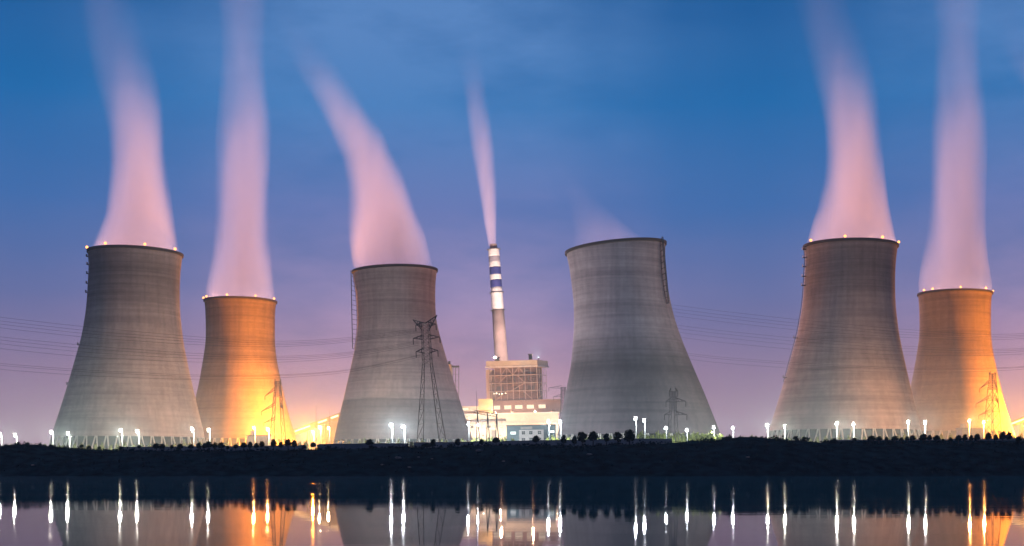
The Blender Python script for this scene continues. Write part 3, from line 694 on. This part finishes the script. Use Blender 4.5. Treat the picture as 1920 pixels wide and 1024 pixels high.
mb = MB(); mb.bar(Q(894, 770), Q(893, 733), .12, 5, .05); mb.build('lightning_rod', M_dsteel, e)
for (x, yt, D, lb) in ((592.5, 760, 700, 'thin mast above the orange floodlight between the two left-hand lamp posts and tower'), (618, 768, 700, 'thin mast close to the foot of the tower with the ladder')):
    X0 = px2x(x, D); g0 = plateau(X0); e = empty('mast', (X0, D, g0), lb, 'mast', 'thin lightning masts'); h = HC + (HOR - yt) * D / F - g0
    mb = MB(); mb.bar((0, 0, -.3), (0, 0, h * .6), .22, 6, .16); mb.build('lower_tube', M_dsteel, e)
    mb = MB(); mb.bar((0, 0, h * .6), (0, 0, h), .13, 6, .05); mb.build('upper_tube', M_dsteel, e)
    mb = MB(); mb.box((0, 0, h * .6), (1.6, .3, .2)); mb.build('bracket', M_dsteel, e)

# ------------------------------------------------------------------ power lines
def wire(pts, Ds, label, group, r=.06):
    n = 48; px = [p[0] for p in pts]; out = []
    for i in range(n + 1):
        x = px[0] + (px[-1] - px[0]) * i / n
        h = (px[-1] - px[0]) / n * 2
        y = sum(interp(pts, min(max(x + q * h, px[0]), px[-1])) for q in (-1, -.5, 0, .5, 1)) / 5 if 2 < i < n - 2 else interp(pts, x)
        out.append(P(x, y, Ds[0] + (Ds[1] - Ds[0]) * i / n))
    o = Vector(out[0]); mb = MB(); mb.path([p - o for p in out], r, 4)
    return tag(mb.build('power_line', M_wire, None, True, o), label, 'power line', group)
B1 = [(-160, 574), (0, 597), (160, 615), (340, 631), (480, 641), (560, 641), (660, 634), (790, 616)]
B2 = [(-160, 610), (0, 634), (160, 650), (340, 663), (480, 669), (560, 669), (660, 662), (784, 640)]
B3 = [(-160, 664), (0, 682), (160, 694), (340, 703), (480, 704), (560, 702), (660, 694), (788, 665)]
for (bn, B, offs) in (('highest', B1, (-2, 5, 11, 18)), ('middle', B2, (-2, 4, 11, 20)), ('lowest', B3, (0, 3.5, 11))):
    for o_ in offs:
        wire([(x, y + o_ * (1 - .62 * smooth(100, 700, x))) for x, y in B], (400, 431), 'thin wire of the %s bundle running from the left edge to the V-topped pylon' % bn, 'wires of the left power line', .03)
        pr = [(x + 1340, y - 13 + o_ * (1 - .62 * smooth(100, 700, x))) for x, y in B if x > -100]; pr = [(1180, pr[0][1] - 21)] + pr[:6] if pr else pr
        wire(pr, (640, 470), 'thin wire of the %s bundle running from the dark tower to the right edge' % bn, 'wires of the right power line', .034)

# ------------------------------------------------------------------ lamp posts
def lamp_post(label, x, y, D, kind, power, group='lit lamp posts along the plant road', prox=[None]):
    hd = P(x, y, D); g0 = plateau(hd.x); e = empty('lamp_post', (hd.x + .35, D, g0), label, 'lamp post', group); h = hd.z - g0
    colr = {'white': (.98, 1.0, .82), 'cool': (.90, .98, 1.0), 'warm': (1.0, .72, .36), 'sodium': (1.0, .33, .022), 'amber': (1.0, .42, .12)}[kind]; em = {'white': E_white, 'cool': E_white, 'warm': E_warm, 'sodium': E_sod, 'amber': E_warm}[kind]
    mb = MB(); mb.bar((0, 0, -.3), (0, 0, h + .3), .16, 10, .10); mb.build('pole', M_pole, e, True)
    mb = MB(); mb.bar((0, 0, h + .2), (-.3, -.7, h + .75), .09, 6); mb.build('arm', M_pole, e)
    mb = MB(); mb.box((-.35, -.8, h + .85), (1.1, 1.1, .2)); hs = mb.build('lamp_head', M_steel, e)
    mb = MB(); mb.ball((-.35, -.85, h + .1), .40 + .12 * hsh(x, 2), 12, 8, (1, .9, .75)); mb.build('lens', em, hs, True)
    point('lamp_light', (-.35, -1.75, h + .05), power * (.8 + .45 * hsh(x, 4)), colr, e, .36)
PW = 17000
LAMPS = [
 ('white lamp post touching the left edge of the photo', 1.5, 817, 500, 'white', 1.2),
 ('single white lamp post over the low mound near the left edge', 30, 818, 505, 'white', 1.2),
 ('white lamp post just left of the foot of the pale tower at left', 98, 812, 505, 'white', 1.41),
 ('white lamp post over the left foot corner of the pale tower at left', 129, 815, 512, 'white', 1.18),
 ('taller white lamp post amid the columns of the pale tower at left', 227.5, 809, 505, 'white', 1.55),
 ('shorter white lamp post amid the columns of the pale tower at left', 259, 811, 512, 'white', 1.41),
 ('white lamp post at right foot of the pale tower, beside the orange tower at left', 361.5, 806, 505, 'white', 1.41),
 ('white lamp post at the left foot of the orange tower at left', 392, 808, 512, 'white', 1.18),
 ('taller warm lamp post before the orange tower at left', 477, 804, 540, 'amber', 4.5),
 ('shorter warm lamp post next to the pylon before the orange tower at left', 503, 807, 550, 'amber', 4.5),
 ('left of two warm lamp posts under the conveyor beside the ladder tower', 600, 803, 600, 'warm', 1.1),
 ('right of two warm lamp posts under the conveyor beside the ladder tower', 616.5, 804, 610, 'warm', 1.1),
 ('taller white lamp post before the stained foot of the ladder tower', 734, 799, 522, 'cool', 2.9),
 ('shorter white lamp post before the stained foot of the ladder tower', 757, 802, 530, 'cool', 2.5),
 ('white lamp post at the right foot of the ladder tower', 878, 796, 580, 'cool', 1.4),
 ('white lamp post beside the substation gantry before the turbine hall', 896, 798, 595, 'cool', 1.4),
 ('white lamp post before the right end of the office block', 1028, 792, 520, 'cool', 1.1),
 ('white lamp post at the left foot of the wide dark tower', 1050, 793, 505, 'cool', 1.1),
 ('taller white lamp post before the wide dark tower, right of the biggest tree', 1191, 787, 452, 'cool', .62),
 ('shorter white lamp post before the wide dark tower, right of the biggest tree', 1207.5, 790.5, 458, 'cool', 0.52),
 ('dim white lamp post left of the dim pylon, before the wide dark tower', 1248, 804, 500, 'cool', .2),
 ('dim white lamp post right of the dim pylon, before the wide dark tower', 1287, 808, 500, 'cool', .2),
 ('white lamp post at the right foot of the wide dark tower', 1337.5, 803, 510, 'cool', .62),
 ('white lamp post above the grassy mound right of the wide dark tower', 1373, 804, 515, 'cool', .62),
 ('white lamp post just left of the foot of the pale tower at right', 1438, 800, 508, 'white', 1.41),
 ('white lamp post over the left foot corner of the pale tower at right', 1470, 801, 515, 'white', 1.18),
 ('taller white lamp post amid the columns of the pale tower at right', 1567.5, 796, 508, 'white', 1.55),
 ('shorter white lamp post amid the columns of the pale tower at right', 1599, 797, 515, 'white', 1.41),
 ('white lamp post at right foot of the pale tower, beside the far right orange tower', 1701.5, 793, 508, 'white', 1.41),
 ('white lamp post at the left foot of the far right orange tower', 1733, 794, 515, 'white', 1.18),
 ('taller warm lamp post before the far right orange tower', 1816, 791, 550, 'amber', 4.5),
 ('shorter warm lamp post next to the pylon before the far right orange tower', 1843, 793, 560, 'amber', 4.5),
]
for (lb, x, y, D, kd, pw) in LAMPS: lamp_post(lb, x, y, D, kd, PW * pw)
SOD = 1150000
lamp_post('low blazing orange floodlight mast under the conveyor, right of the orange tower', 587.5, 812, 744, 'sodium', SOD, 'orange floodlight masts')
lamp_post('blazing orange floodlight mast cut by the right edge of the photo', 1921, 799, 775, 'sodium', SOD * .35, 'orange floodlight masts')
lamp_post('added off-frame floodlight mast past the right foot of the far right orange tower', 1983, 799, 750, 'sodium', SOD, 'orange floodlight masts')  # mast added out of view to light the far right orange tower
# floodlights on the turbine hall roof that light the boiler house, and at its foot
def flood(x, y, D, power, label, colr=(1.0, .52, .28)):
    p = P(x, y, D); e = empty('floodlight', (p.x, p.y, p.z), label, 'floodlight', 'floodlights on the turbine hall')
    mb = MB(); mb.box((0, 0, .5), (1.2, .5, .8)); hs = mb.build('housing', M_steel, e)
    mb = MB(); mb.box((0, .28, .5), (1.0, .06, .6)); mb.build('lens', E_sod, hs)
    mb = MB(); mb.bar((0, 0, -.4), (0, 0, .12), .1, 6); mb.build('bracket', M_steel, e)
    point('flood_light', (0, 1.0, 1.2), power, colr, e, .4)
flood(940, 773.8, 905.6, 62000, 'small floodlight on the turbine hall roof under the leftmost boiler house window')
flood(1000, 773.2, 905.6, 62000, 'small floodlight on the turbine hall roof under the fourth boiler house window')
for (x, y, lb) in ((906, 818, 'ground floodlight before the turbine hall, left of the gantry middle leg'), (938, 818, 'ground floodlight before the turbine hall, left of the office block'), (1046, 816, 'ground floodlight at the right end of the turbine hall')):
    flood(x, y, 880, 45000, lb, (1.0, .76, .54))

# ------------------------------------------------------------------ walls
# added floods that wash the chimney from the boiler house roof, and added unseen ground floods between the pale and orange towers
def spot(name, loc, target, power, color, parent, ang):
    d = bpy.data.lights.new(name, 'SPOT'); d.energy = power; d.color = color; d.spot_size = R(ang); d.spot_blend = .8; d.shadow_soft_size = .4
    o = bpy.data.objects.new(name, d); col.objects.link(o); o.parent = parent; o.location = loc
    o.rotation_euler = (Vector(target) - Vector(parent.location) - Vector(loc)).to_track_quat('-Z', 'Y').to_euler()
for (x, lb) in ((928, 'added floodlight on the boiler house roof, beside the left roof vent, washing the chimney'), (1010, 'added floodlight on the boiler house roof, beside the right roof vent, washing the chimney')):
    p = P(x, 674, 951); e = empty('floodlight', (p.x, p.y, p.z), lb, 'floodlight', 'added floodlights on the boiler house roof')
    mb = MB(); mb.box((0, 0, .6), (1.0, .5, .7)); hs = mb.build('housing', M_steel, e)
    mb = MB(); mb.box((0, .28, .6), (.8, .06, .5)); mb.build('lens', E_warm, hs)
    mb = MB(); mb.bar((0, 0, -1.2), (0, 0, .26), .1, 6); mb.build('bracket', M_steel, e)
    spot('added_beam', (0, 1.2, 1.2), P(932, 570, 1050), 1000000, (1.0, .72, .62), e, 84)
for (x, D, lb) in ((424, 650, 'added unseen ground floodlight washing the front of the orange tower left of the chimney'), (1768, 656, 'added unseen ground floodlight washing the front of the far right orange tower')):
    X = px2x(x, D); e = empty('floodlight', (X, D, plateau(X)), lb, 'floodlight', 'added ground floodlights between the towers')
    mb = MB(); mb.box((0, 0, 1.6), (1.2, .5, .9)); hs = mb.build('housing', M_steel, e)
    mb = MB(); mb.box((0, .28, 1.6), (1.0, .06, .7)); mb.build('lens', E_sod, hs)
    mb = MB(); mb.bar((-.5, 0, -.1), (-.5, 0, 1.3), .08, 6); mb.bar((.5, 0, -.1), (.5, 0, 1.3), .08, 6); mb.bar((-.58, 0, 1.2), (.58, 0, 1.2), .07, 6); mb.build('stand', M_steel, e)
    spot('added_beam', (0, .9, 2.2), Vector((px2x(451, 783) if x < 900 else px2x(1790, 789), 770, 72)), 210000, (1.0, .31, .03), e, 62)
def wall(pts, D, label, m):
    out = [P(x, y, D) for x, y in pts]; c0 = out[0]; e = empty('perimeter_wall', (c0.x, D, plateau(c0.x)), label, 'wall', 'perimeter walls behind the bank'); o = Vector(e.location)
    mb = MB(); cap = MB()
    for a, b_ in zip(out, out[1:]):
        for (q, z0a, z1a, z0b, z1b, y0, y1) in ((mb, -2.0, a.z - o.z, -2.0, b_.z - o.z, 0, .3), (cap, a.z - o.z + .004, a.z - o.z + .14, b_.z - o.z + .004, b_.z - o.z + .14, -.06, .36)):
            i = len(q.v)
            for (x, z) in ((a.x - o.x, z0a), (b_.x - o.x, z0b), (b_.x - o.x, z1b), (a.x - o.x, z1a)): q.v += [(x, y0, z), (x, y1, z)]
            for f in ((0,2,4,6),(1,7,5,3),(0,1,3,2),(4,5,7,6),(0,6,7,1),(2,3,5,4)): q.f.append(tuple(i + w for w in f))
    mb.build('wall_face', m, e); cap.build('coping', M_col, e)
    pr = MB(); x = out[0].x
    while x < out[-1].x:
        f = (x - out[0].x) / (out[-1].x - out[0].x); z = interp([(q.x, q.z) for q in out], x); pr.box((x - o.x, -.12, (z - o.z - 2) / 2), (.4, .2, z - o.z + 2)); x += 4.5
    pr.build('pier', m, e)
wall([(225, 839), (360, 838), (500, 836.5), (575, 835.5)], 362, 'low wall behind the dark trees under the pale and orange towers at left', M_wall)
wall([(596, 834), (640, 832.5), (725, 832), (766, 832)], 362, 'grey wall below the foot of the tower with the ladder', mat('grey_wall', (.22, .23, .25), .9, noise=(.5, .2)))
wall([(777, 830.5), (860, 829.5), (960, 827.5), (1100, 825), (1200, 823.5), (1260, 823.5)], 358, 'pale wall running below the office block and the wide dark tower', M_wall)
wall([(1556, 825.5), (1700, 825), (1820, 824), (1935, 822)], 362, 'low wall behind the dark trees under the towers at right', M_wall)
a = P(771, 829, 362); e = empty('gate_pillar', (a.x, 362, plateau(a.x)), 'short brightly lit yellowish gate pillar at the end of the grey wall', 'pillar')
mb = MB(); mb.box((0, 0, (a.z - e.location.z) / 2 - 1), (1.0, .6, a.z - e.location.z + 2)); mb.build('pillar_shaft', mat('yellow_stone', (.55, .5, .25), .85), e)
mb = MB(); mb.box((0, 0, a.z - e.location.z + .1), (1.2, .8, .2)); mb.build('pillar_cap', M_col, e)

# ------------------------------------------------------------------ trees and bushes
def leaf(mb, p, s_, up=.3):
    n = Vector((random.gauss(0, 1), random.gauss(0, 1), random.gauss(0, 1) + up)).normalized(); a = n.cross(Vector((.3, .7, .2))).normalized(); b = n.cross(a)
    w = s_ * random.uniform(.6, 1.3)
    mb.quad(p - a * w - b * w * .6, p + a * w - b * w * .6, p + a * w * .5 + b * w, p - a * w * .5 + b * w)
def crown(mb, lobes, n, s_):
    tot = sum(l[3] ** 2 for l in lobes)
    for (x, y, z, r, sq) in lobes:
        for _ in range(int(n * r * r / tot)):
            d = Vector((random.gauss(0, 1), random.gauss(0, 1), random.gauss(0, 1))).normalized(); q = r * random.uniform(.45, 1.08) ** .6
            leaf(mb, Vector((x + d.x * q, y + d.y * q, z + d.z * q * sq)), s_)
        mb.ball((x, y, z), r * .72, 8, 5, (1, 1, sq), .12)
TREES = []
def make_tree(lobes, trunk_h, trunk_r=.045, n=420, s_=.05, bark=M_bark, leafm=M_leaf, name='tree'):
    e = empty(name, (0, 0, 0)); mb = MB(); mb.bar((0, 0, -.06), (random.uniform(-.02, .02), 0, trunk_h), trunk_r, 7, trunk_r * .6)
    for (x, y, z, r, sq) in lobes[:4]: mb.bar((0, 0, trunk_h * .8), (x * .8, y * .8, z), trunk_r * .5, 5, trunk_r * .2)
    mb.build('trunk', bark, e); mb = MB(); crown(mb, lobes, n, s_); mb.build('crown', leafm, e); return e
# prototypes are one unit tall
def ragged(nl, h0, w, seed):
    random.seed(seed); return make_tree([(random.uniform(-w, w), random.uniform(-w, w) * .6, h0 + (.82 - h0) * k / (nl - 1) + random.uniform(-.05, .05), random.uniform(.12, .24) * (1 - .35 * k / nl), random.uniform(.8, 1.15)) for k in range(nl)], h0 + .1, .04, 460, .055)
proto = [
 make_tree([(0, 0, .64, .30, .95), (-.12, .05, .52, .2, .9), (.14, -.04, .56, .2, .9), (.02, 0, .8, .2, .8)], .42),
 make_tree([(0, 0, .58, .30, 1.2), (.1, .05, .8, .17, 1), (-.12, 0, .44, .2, 1), (.1, 0, .38, .18, .9)], .3),
 make_tree([(-.08, 0, .78, .2, .9), (.12, 0, .66, .19, .9), (-.12, .04, .52, .2, .8), (.06, 0, .36, .15, .8)], .35),
 make_tree([(0, 0, .55, .42, .9), (-.2, 0, .42, .27, .9), (.2, 0, .45, .28, .9), (.04, 0, .72, .27, .85)], .25),
 make_tree([(0, 0, .68, .23, 1.15), (.04, 0, .5, .2, .9)], .5),
 ragged(6, .36, .17, 5), ragged(7, .3, .2, 11), ragged(5, .45, .14, 17)]
trees = []
for (x, yt, w) in [(153, 835, 9), (167, 836.5, 9), (186, 838, 8), (226, 836, 10), (261, 833, 8), (293, 830, 15), (304, 831, 12), (322, 833, 8), (338, 831, 13), (358, 832, 12), (373, 829, 11), (383, 830, 9), (391, 826, 16), (403, 828, 10)]: trees.append((x, yt, 846, w, 'A'))
for (x, yt, w) in [(415, 828, 14), (427, 835, 7), (442, 832, 10), (457, 829, 15), (469, 827, 11), (481, 829, 10), (491, 826, 12), (513, 823, 13), (527, 827, 10), (540, 822, 14), (552, 824, 12), (570, 833, 9), (587, 828, 12)]: trees.append((x, yt, 846, w, 'B'))
for (x, yt, yb, w) in [(693, 822, 843, 17), (800, 831, 842, 24), (812, 823, 842, 10), (858, 822, 839, 10), (903, 823, 838, 9), (930, 819, 838, 15)]: trees.append((x, yt, yb, w, 'C'))
for (x, yt, yb, w) in [(1005, 815.5, 836, 15), (1057, 815, 836, 11), (1077, 817, 836, 10), (1092, 809, 836, 17), (1112, 807, 836, 20), (1137, 813, 836, 11), (1159, 809, 835, 14), (1180, 804, 835, 24)]: trees.append((x, yt, yb, w, 'D'))
for (x, yt, w) in [(1491, 824, 10), (1508, 825, 9), (1564, 823, 12), (1602, 820, 8), (1634, 816, 16), (1648, 817, 12), (1662, 818, 7), (1678, 816, 14), (1690, 819, 9), (1701, 817, 10), (1711, 815, 12), (1731, 812.5, 17), (1743, 815, 10), (1756, 815, 14)]: trees.append((x, yt, 831, w, 'E'))
for (x, yt, w) in [(1768, 822, 7), (1782, 819, 9), (1797, 815, 14), (1809, 813, 10), (1821, 815, 9), (1832, 812, 12), (1853, 810, 13), (1867, 813, 9), (1880, 808, 14), (1892, 809, 12), (1910, 817, 12)]: trees.append((x, yt, 831, w, 'F'))
ORD = ['first', 'second', 'third', 'fourth', 'fifth', 'sixth', 'seventh', 'eighth', 'ninth', 'tenth', 'eleventh', 'twelfth', 'thirteenth', 'fourteenth', 'fifteenth', 'sixteenth', 'seventeenth']
CT = ['round dark tree alone before the left foot of the ladder tower', 'low spreading dark bush beside the big pylon', 'upright dark tree behind the low bush, at the big pylon', 'narrow dark tree between the big pylon and the gantry', 'thin twisted dark tree under the substation gantry', 'broad leafy dark tree between the gantry and the office block']
DT = ['dark tree in front of the white bay of the office block', 'narrow dark tree at the left foot of the wide dark tower', 'smallest dark tree in the row before the wide dark tower', 'ragged dark tree left of the round lollipop tree', 'round lollipop-shaped dark tree before the wide dark tower', 'small thin-trunked dark tree right of the lollipop tree', 'stepped dark tree between the thin-trunked tree and the biggest one', 'biggest dark tree, rounded, left of the bright lamp pair before the wide tower']
cnt = {}
used = set(); tn = {}
for q in proto: tn[q.name] = q
for i, (x, yt, yb, w, zone) in enumerate(trees):
    Y = CD + 1.5 + (hsh(i, 3) - .5) * 3; X = px2x(x, Y); gz = ground(X, Y); ztop = HC + (HOR - yt) * Y / F; h = max(1.2, ztop - gz); wm = w * Y / F
    hp = h
    if zone == 'C': v = [0, 3, 1, 1, 2, 0][cnt.get('C', 0)]
    elif zone == 'D': v = [0, 1, 1, 2, 0, 4, 2, 3][cnt.get('D', 0)]
    else: v = [0, 1, 0, 5, 4, 0, 6, 1][(i * 5 + i // 3) % 8]
    if wm > h * 1.1: v = 3
    src = proto[v]
    if src.name in used: e = copy_tree(src)
    else: e = src; used.add(src.name)
    e.location = (X, Y, gz); base_w = [.68, .62, .58, 1.0, .46, .62, .68, .56][v]
    e.scale = (wm / base_w, wm / base_w, h / [1.0, 1.0, .97, .98, .95, .97, .97, .97][v]); e.rotation_euler = (0, 0, hsh(i, 9) * .8 - .4)
    n_ = cnt.get(zone, 0); cnt[zone] = n_ + 1
    if zone == 'C': lb = CT[n_]
    elif zone == 'D': lb = DT[n_]
    else: lb = ORD[n_] + ' dark tree from the left in the bank row before ' + {'A': 'the pale tower at left', 'B': 'the orange tower at left', 'E': 'the pale tower at right', 'F': 'the far right orange tower'}[zone]
    tag(e, lb, 'tree', 'small dark trees along the top of the bank')
for q in proto:
    if q.name not in used:
        for ch_ in list(q.children): bpy.data.objects.remove(ch_)
        bpy.data.objects.remove(q)
bproto = []
for kk in range(3):
    mb = MB(); e = empty('bush', (0, 0, 0))
    st_ = MB(); st_.bar((0, 0, -.1), (0, 0, .35), .06, 6); st_.build('stem', M_bark, e)
    crown(mb, [(0, 0, .52, .42, 1), (.18, .05, .42, .28, 1), (-.18, 0, .45, .3, 1), (.02, 0, .76, .22 + .05 * kk, 1)], 260, .075); mb.build('foliage', M_bush, e); bproto.append(e)
bushes = []
for x in (8, 20, 52, 70, 84, 110, 118, 140, 153, 165, 179, 192, 208, 220, 235, 251, 266, 281, 312, 327): bushes.append((x, 831 + hsh(x, 1) * 2, 7, 552, 'at the foot of the pale tower at left'))
for x in (345, 356, 375, 425, 443, 562, 574): bushes.append((x, 827 + hsh(x, 1) * 2, 8, 580, 'between the trees and the orange tower at left'))
for x in (655, 675, 683, 712, 728, 748, 771, 793, 828, 836, 857, 866, 875): bushes.append((x, 824 + hsh(x, 1) * 2, 8, 592, 'at the stained foot of the ladder tower'))
for x in (888, 897, 906, 915, 922, 930, 940, 948): bushes.append((x, 820.5 + hsh(x, 1) * 2, 11, 600, 'in the row under the substation gantry'))
for x in (962, 1026, 1036, 1046, 1066, 1100, 1124, 1130, 1145, 1150): bushes.append((x, 819 + hsh(x, 1) * 2, 9, 510, 'between the office block and the biggest dark tree'))
for x in (1199, 1203, 1214, 1223, 1233, 1240, 1246, 1254, 1262, 1270, 1280, 1293, 1301, 1308, 1316, 1324, 1333, 1344, 1352): bushes.append((x, 809 + hsh(x, 1) * 7, 11, 508, 'at the right foot of the wide dark tower'))
for x in (1348, 1360, 1392, 1410, 1424, 1450, 1458, 1480, 1493, 1505, 1519, 1532, 1548, 1560, 1575, 1591, 1606, 1621, 1652, 1667): bushes.append((x, 818 + hsh(x, 1) * 2, 7, 562, 'at the foot of the pale tower at right'))
for x in (1685, 1696, 1715, 1765, 1783, 1902, 1914): bushes.append((x, 813 + hsh(x, 1) * 2, 8, 590, 'between the trees and the far right orange tower'))
busd = set()
for i, (x, yt, w, D, where) in enumerate(bushes):
    X = px2x(x, D); g0 = plateau(X); h = HC + (HOR - yt) * D / F - g0; h = max(1.5, h); src = bproto[i % 3]
    if i >= 3: e = copy_tree(src)
    else: e = src
    wm = 1.55 * w * D / F; e.location = (X, D, g0); e.scale = (wm / .85, wm / .85, h); e.rotation_euler = (0, 0, hsh(i, 5) * 6)
    tag(e, 'floodlit pale green bush ' + where, 'bush', 'floodlit bushes ' + where)

# scrub on the bank: one mass
mb = MB(); random.seed(21)
for i in range(15000):
    X = random.uniform(-175, 185); t_ = random.random()
    Y = CD - 1 + random.gauss(0, 1.6) if t_ < .2 else random.uniform(309, CD + 4)
    if vn(X * .3, Y * .35 + 40) < random.uniform(.2, .75): continue
    z = ground(X, Y); leaf(mb, Vector((X, Y, z + random.uniform(0, .45) * (.4 + vn(X * .5, 7)))), random.uniform(.12, .26), 0)
for i in range(230):                                      # low clumps along the crest and down the face
    X = random.uniform(-150, 160); Y = CD + random.gauss(0, 2.0) if i % 3 else random.uniform(312, CD); w = random.uniform(.35, 1.0) * (1 if i % 3 else .7); zc = ground(X, Y)
    for q in range(26):
        d = Vector((random.gauss(0, .5), random.gauss(0, .5), abs(random.gauss(0, .45)))); leaf(mb, Vector((X, Y, zc)) + d * w, .2 * w + .05, .2)
tag(mb.build('bank_scrub', M_scrub), 'dark scrub and weeds covering the river bank', 'scrub', None, 'stuff')
# pale stones and scraps lying on the bank
for (x, y, w, lb) in ((747, 859, 13, 'largest pale flat stone on the bank below the ladder tower'), (717, 872, 7, 'small pale stone low on the bank, left of the largest flat stone'), (767, 877, 8, 'small pale stone lowest on the bank below the big pylon'), (785, 858, 6, 'pale stone on the bank right of the largest flat stone'), (810, 861, 5, 'tiny pale stone on the bank straight below the big pylon'), (898, 846, 12, 'long pale stone near the bank top under the gantry'), (944, 866, 7, 'pale stone half way down the bank below the office block'), (1105, 853, 12, 'pale stone on the bank below the round lollipop tree'), (1402, 858, 8, 'pale stone on the bank below the grassy mound'), (62, 873, 7, 'pale stone low on the bank near the left edge')):
    # find where the sight line meets the bank
    Y = 308.0
    while Y < CD and ground(px2x(x, Y), Y) < HC + (HOR - y) * Y / F: Y += .1
    X = px2x(x, Y); wm = w * Y / F; mb = MB(); mb.ball((0, 0, 0), wm / 2, 9, 6, (1, .7, .33), .16)
    tag(mb.build('stone', M_rock, None, False, (X, Y - .2, ground(X, Y) + .1)), lb, 'stone', 'pale stones on the bank')

# ------------------------------------------------------------------ evening haze
HAZE = .00010
m = bpy.data.materials.new('haze'); m.use_nodes = True; t = m.node_tree; t.nodes.clear()
v = nd(t, 'ShaderNodeVolumePrincipled'); v.inputs['Color'].default_value = (.42, .80, 1.0, 1); v.inputs['Density'].default_value = HAZE; v.inputs['Anisotropy'].default_value = .0
o_ = nd(t, 'ShaderNodeOutputMaterial'); t.links.new(v.outputs[0], o_.inputs['Volume'])
mb = MB(); mb.box((0, 535, 128.8), (1830, 1140, 262.4)); tag(mb.build('haze', m), kind='stuff')
# thin night mist that hangs round the lamp posts, thinning out upwards
m = bpy.data.materials.new('mist'); m.use_nodes = True; t = m.node_tree; t.nodes.clear()
g = nd(t, 'ShaderNodeTexCoord'); sp_ = nd(t, 'ShaderNodeSeparateXYZ'); t.links.new(g.outputs['Object'], sp_.inputs[0])
mr = nd(t, 'ShaderNodeMapRange', interpolation_type='SMOOTHSTEP'); mr.inputs['From Min'].default_value = 6; mr.inputs['From Max'].default_value = 78; mr.inputs['To Min'].default_value = .00085; mr.inputs['To Max'].default_value = 0
t.links.new(sp_.outputs['Z'], mr.inputs['Value'])
v = nd(t, 'ShaderNodeVolumePrincipled'); v.inputs['Color'].default_value = (.85, .95, 1, 1); t.links.new(mr.outputs[0], v.inputs['Density'])
o_ = nd(t, 'ShaderNodeOutputMaterial'); t.links.new(v.outputs[0], o_.inputs['Volume'])
m.cycles.volume_step_rate = .15
mb = MB(); mb.box((0, 660, 43), (900, 390, 80)); tag(mb.build('mist', m), kind='stuff')
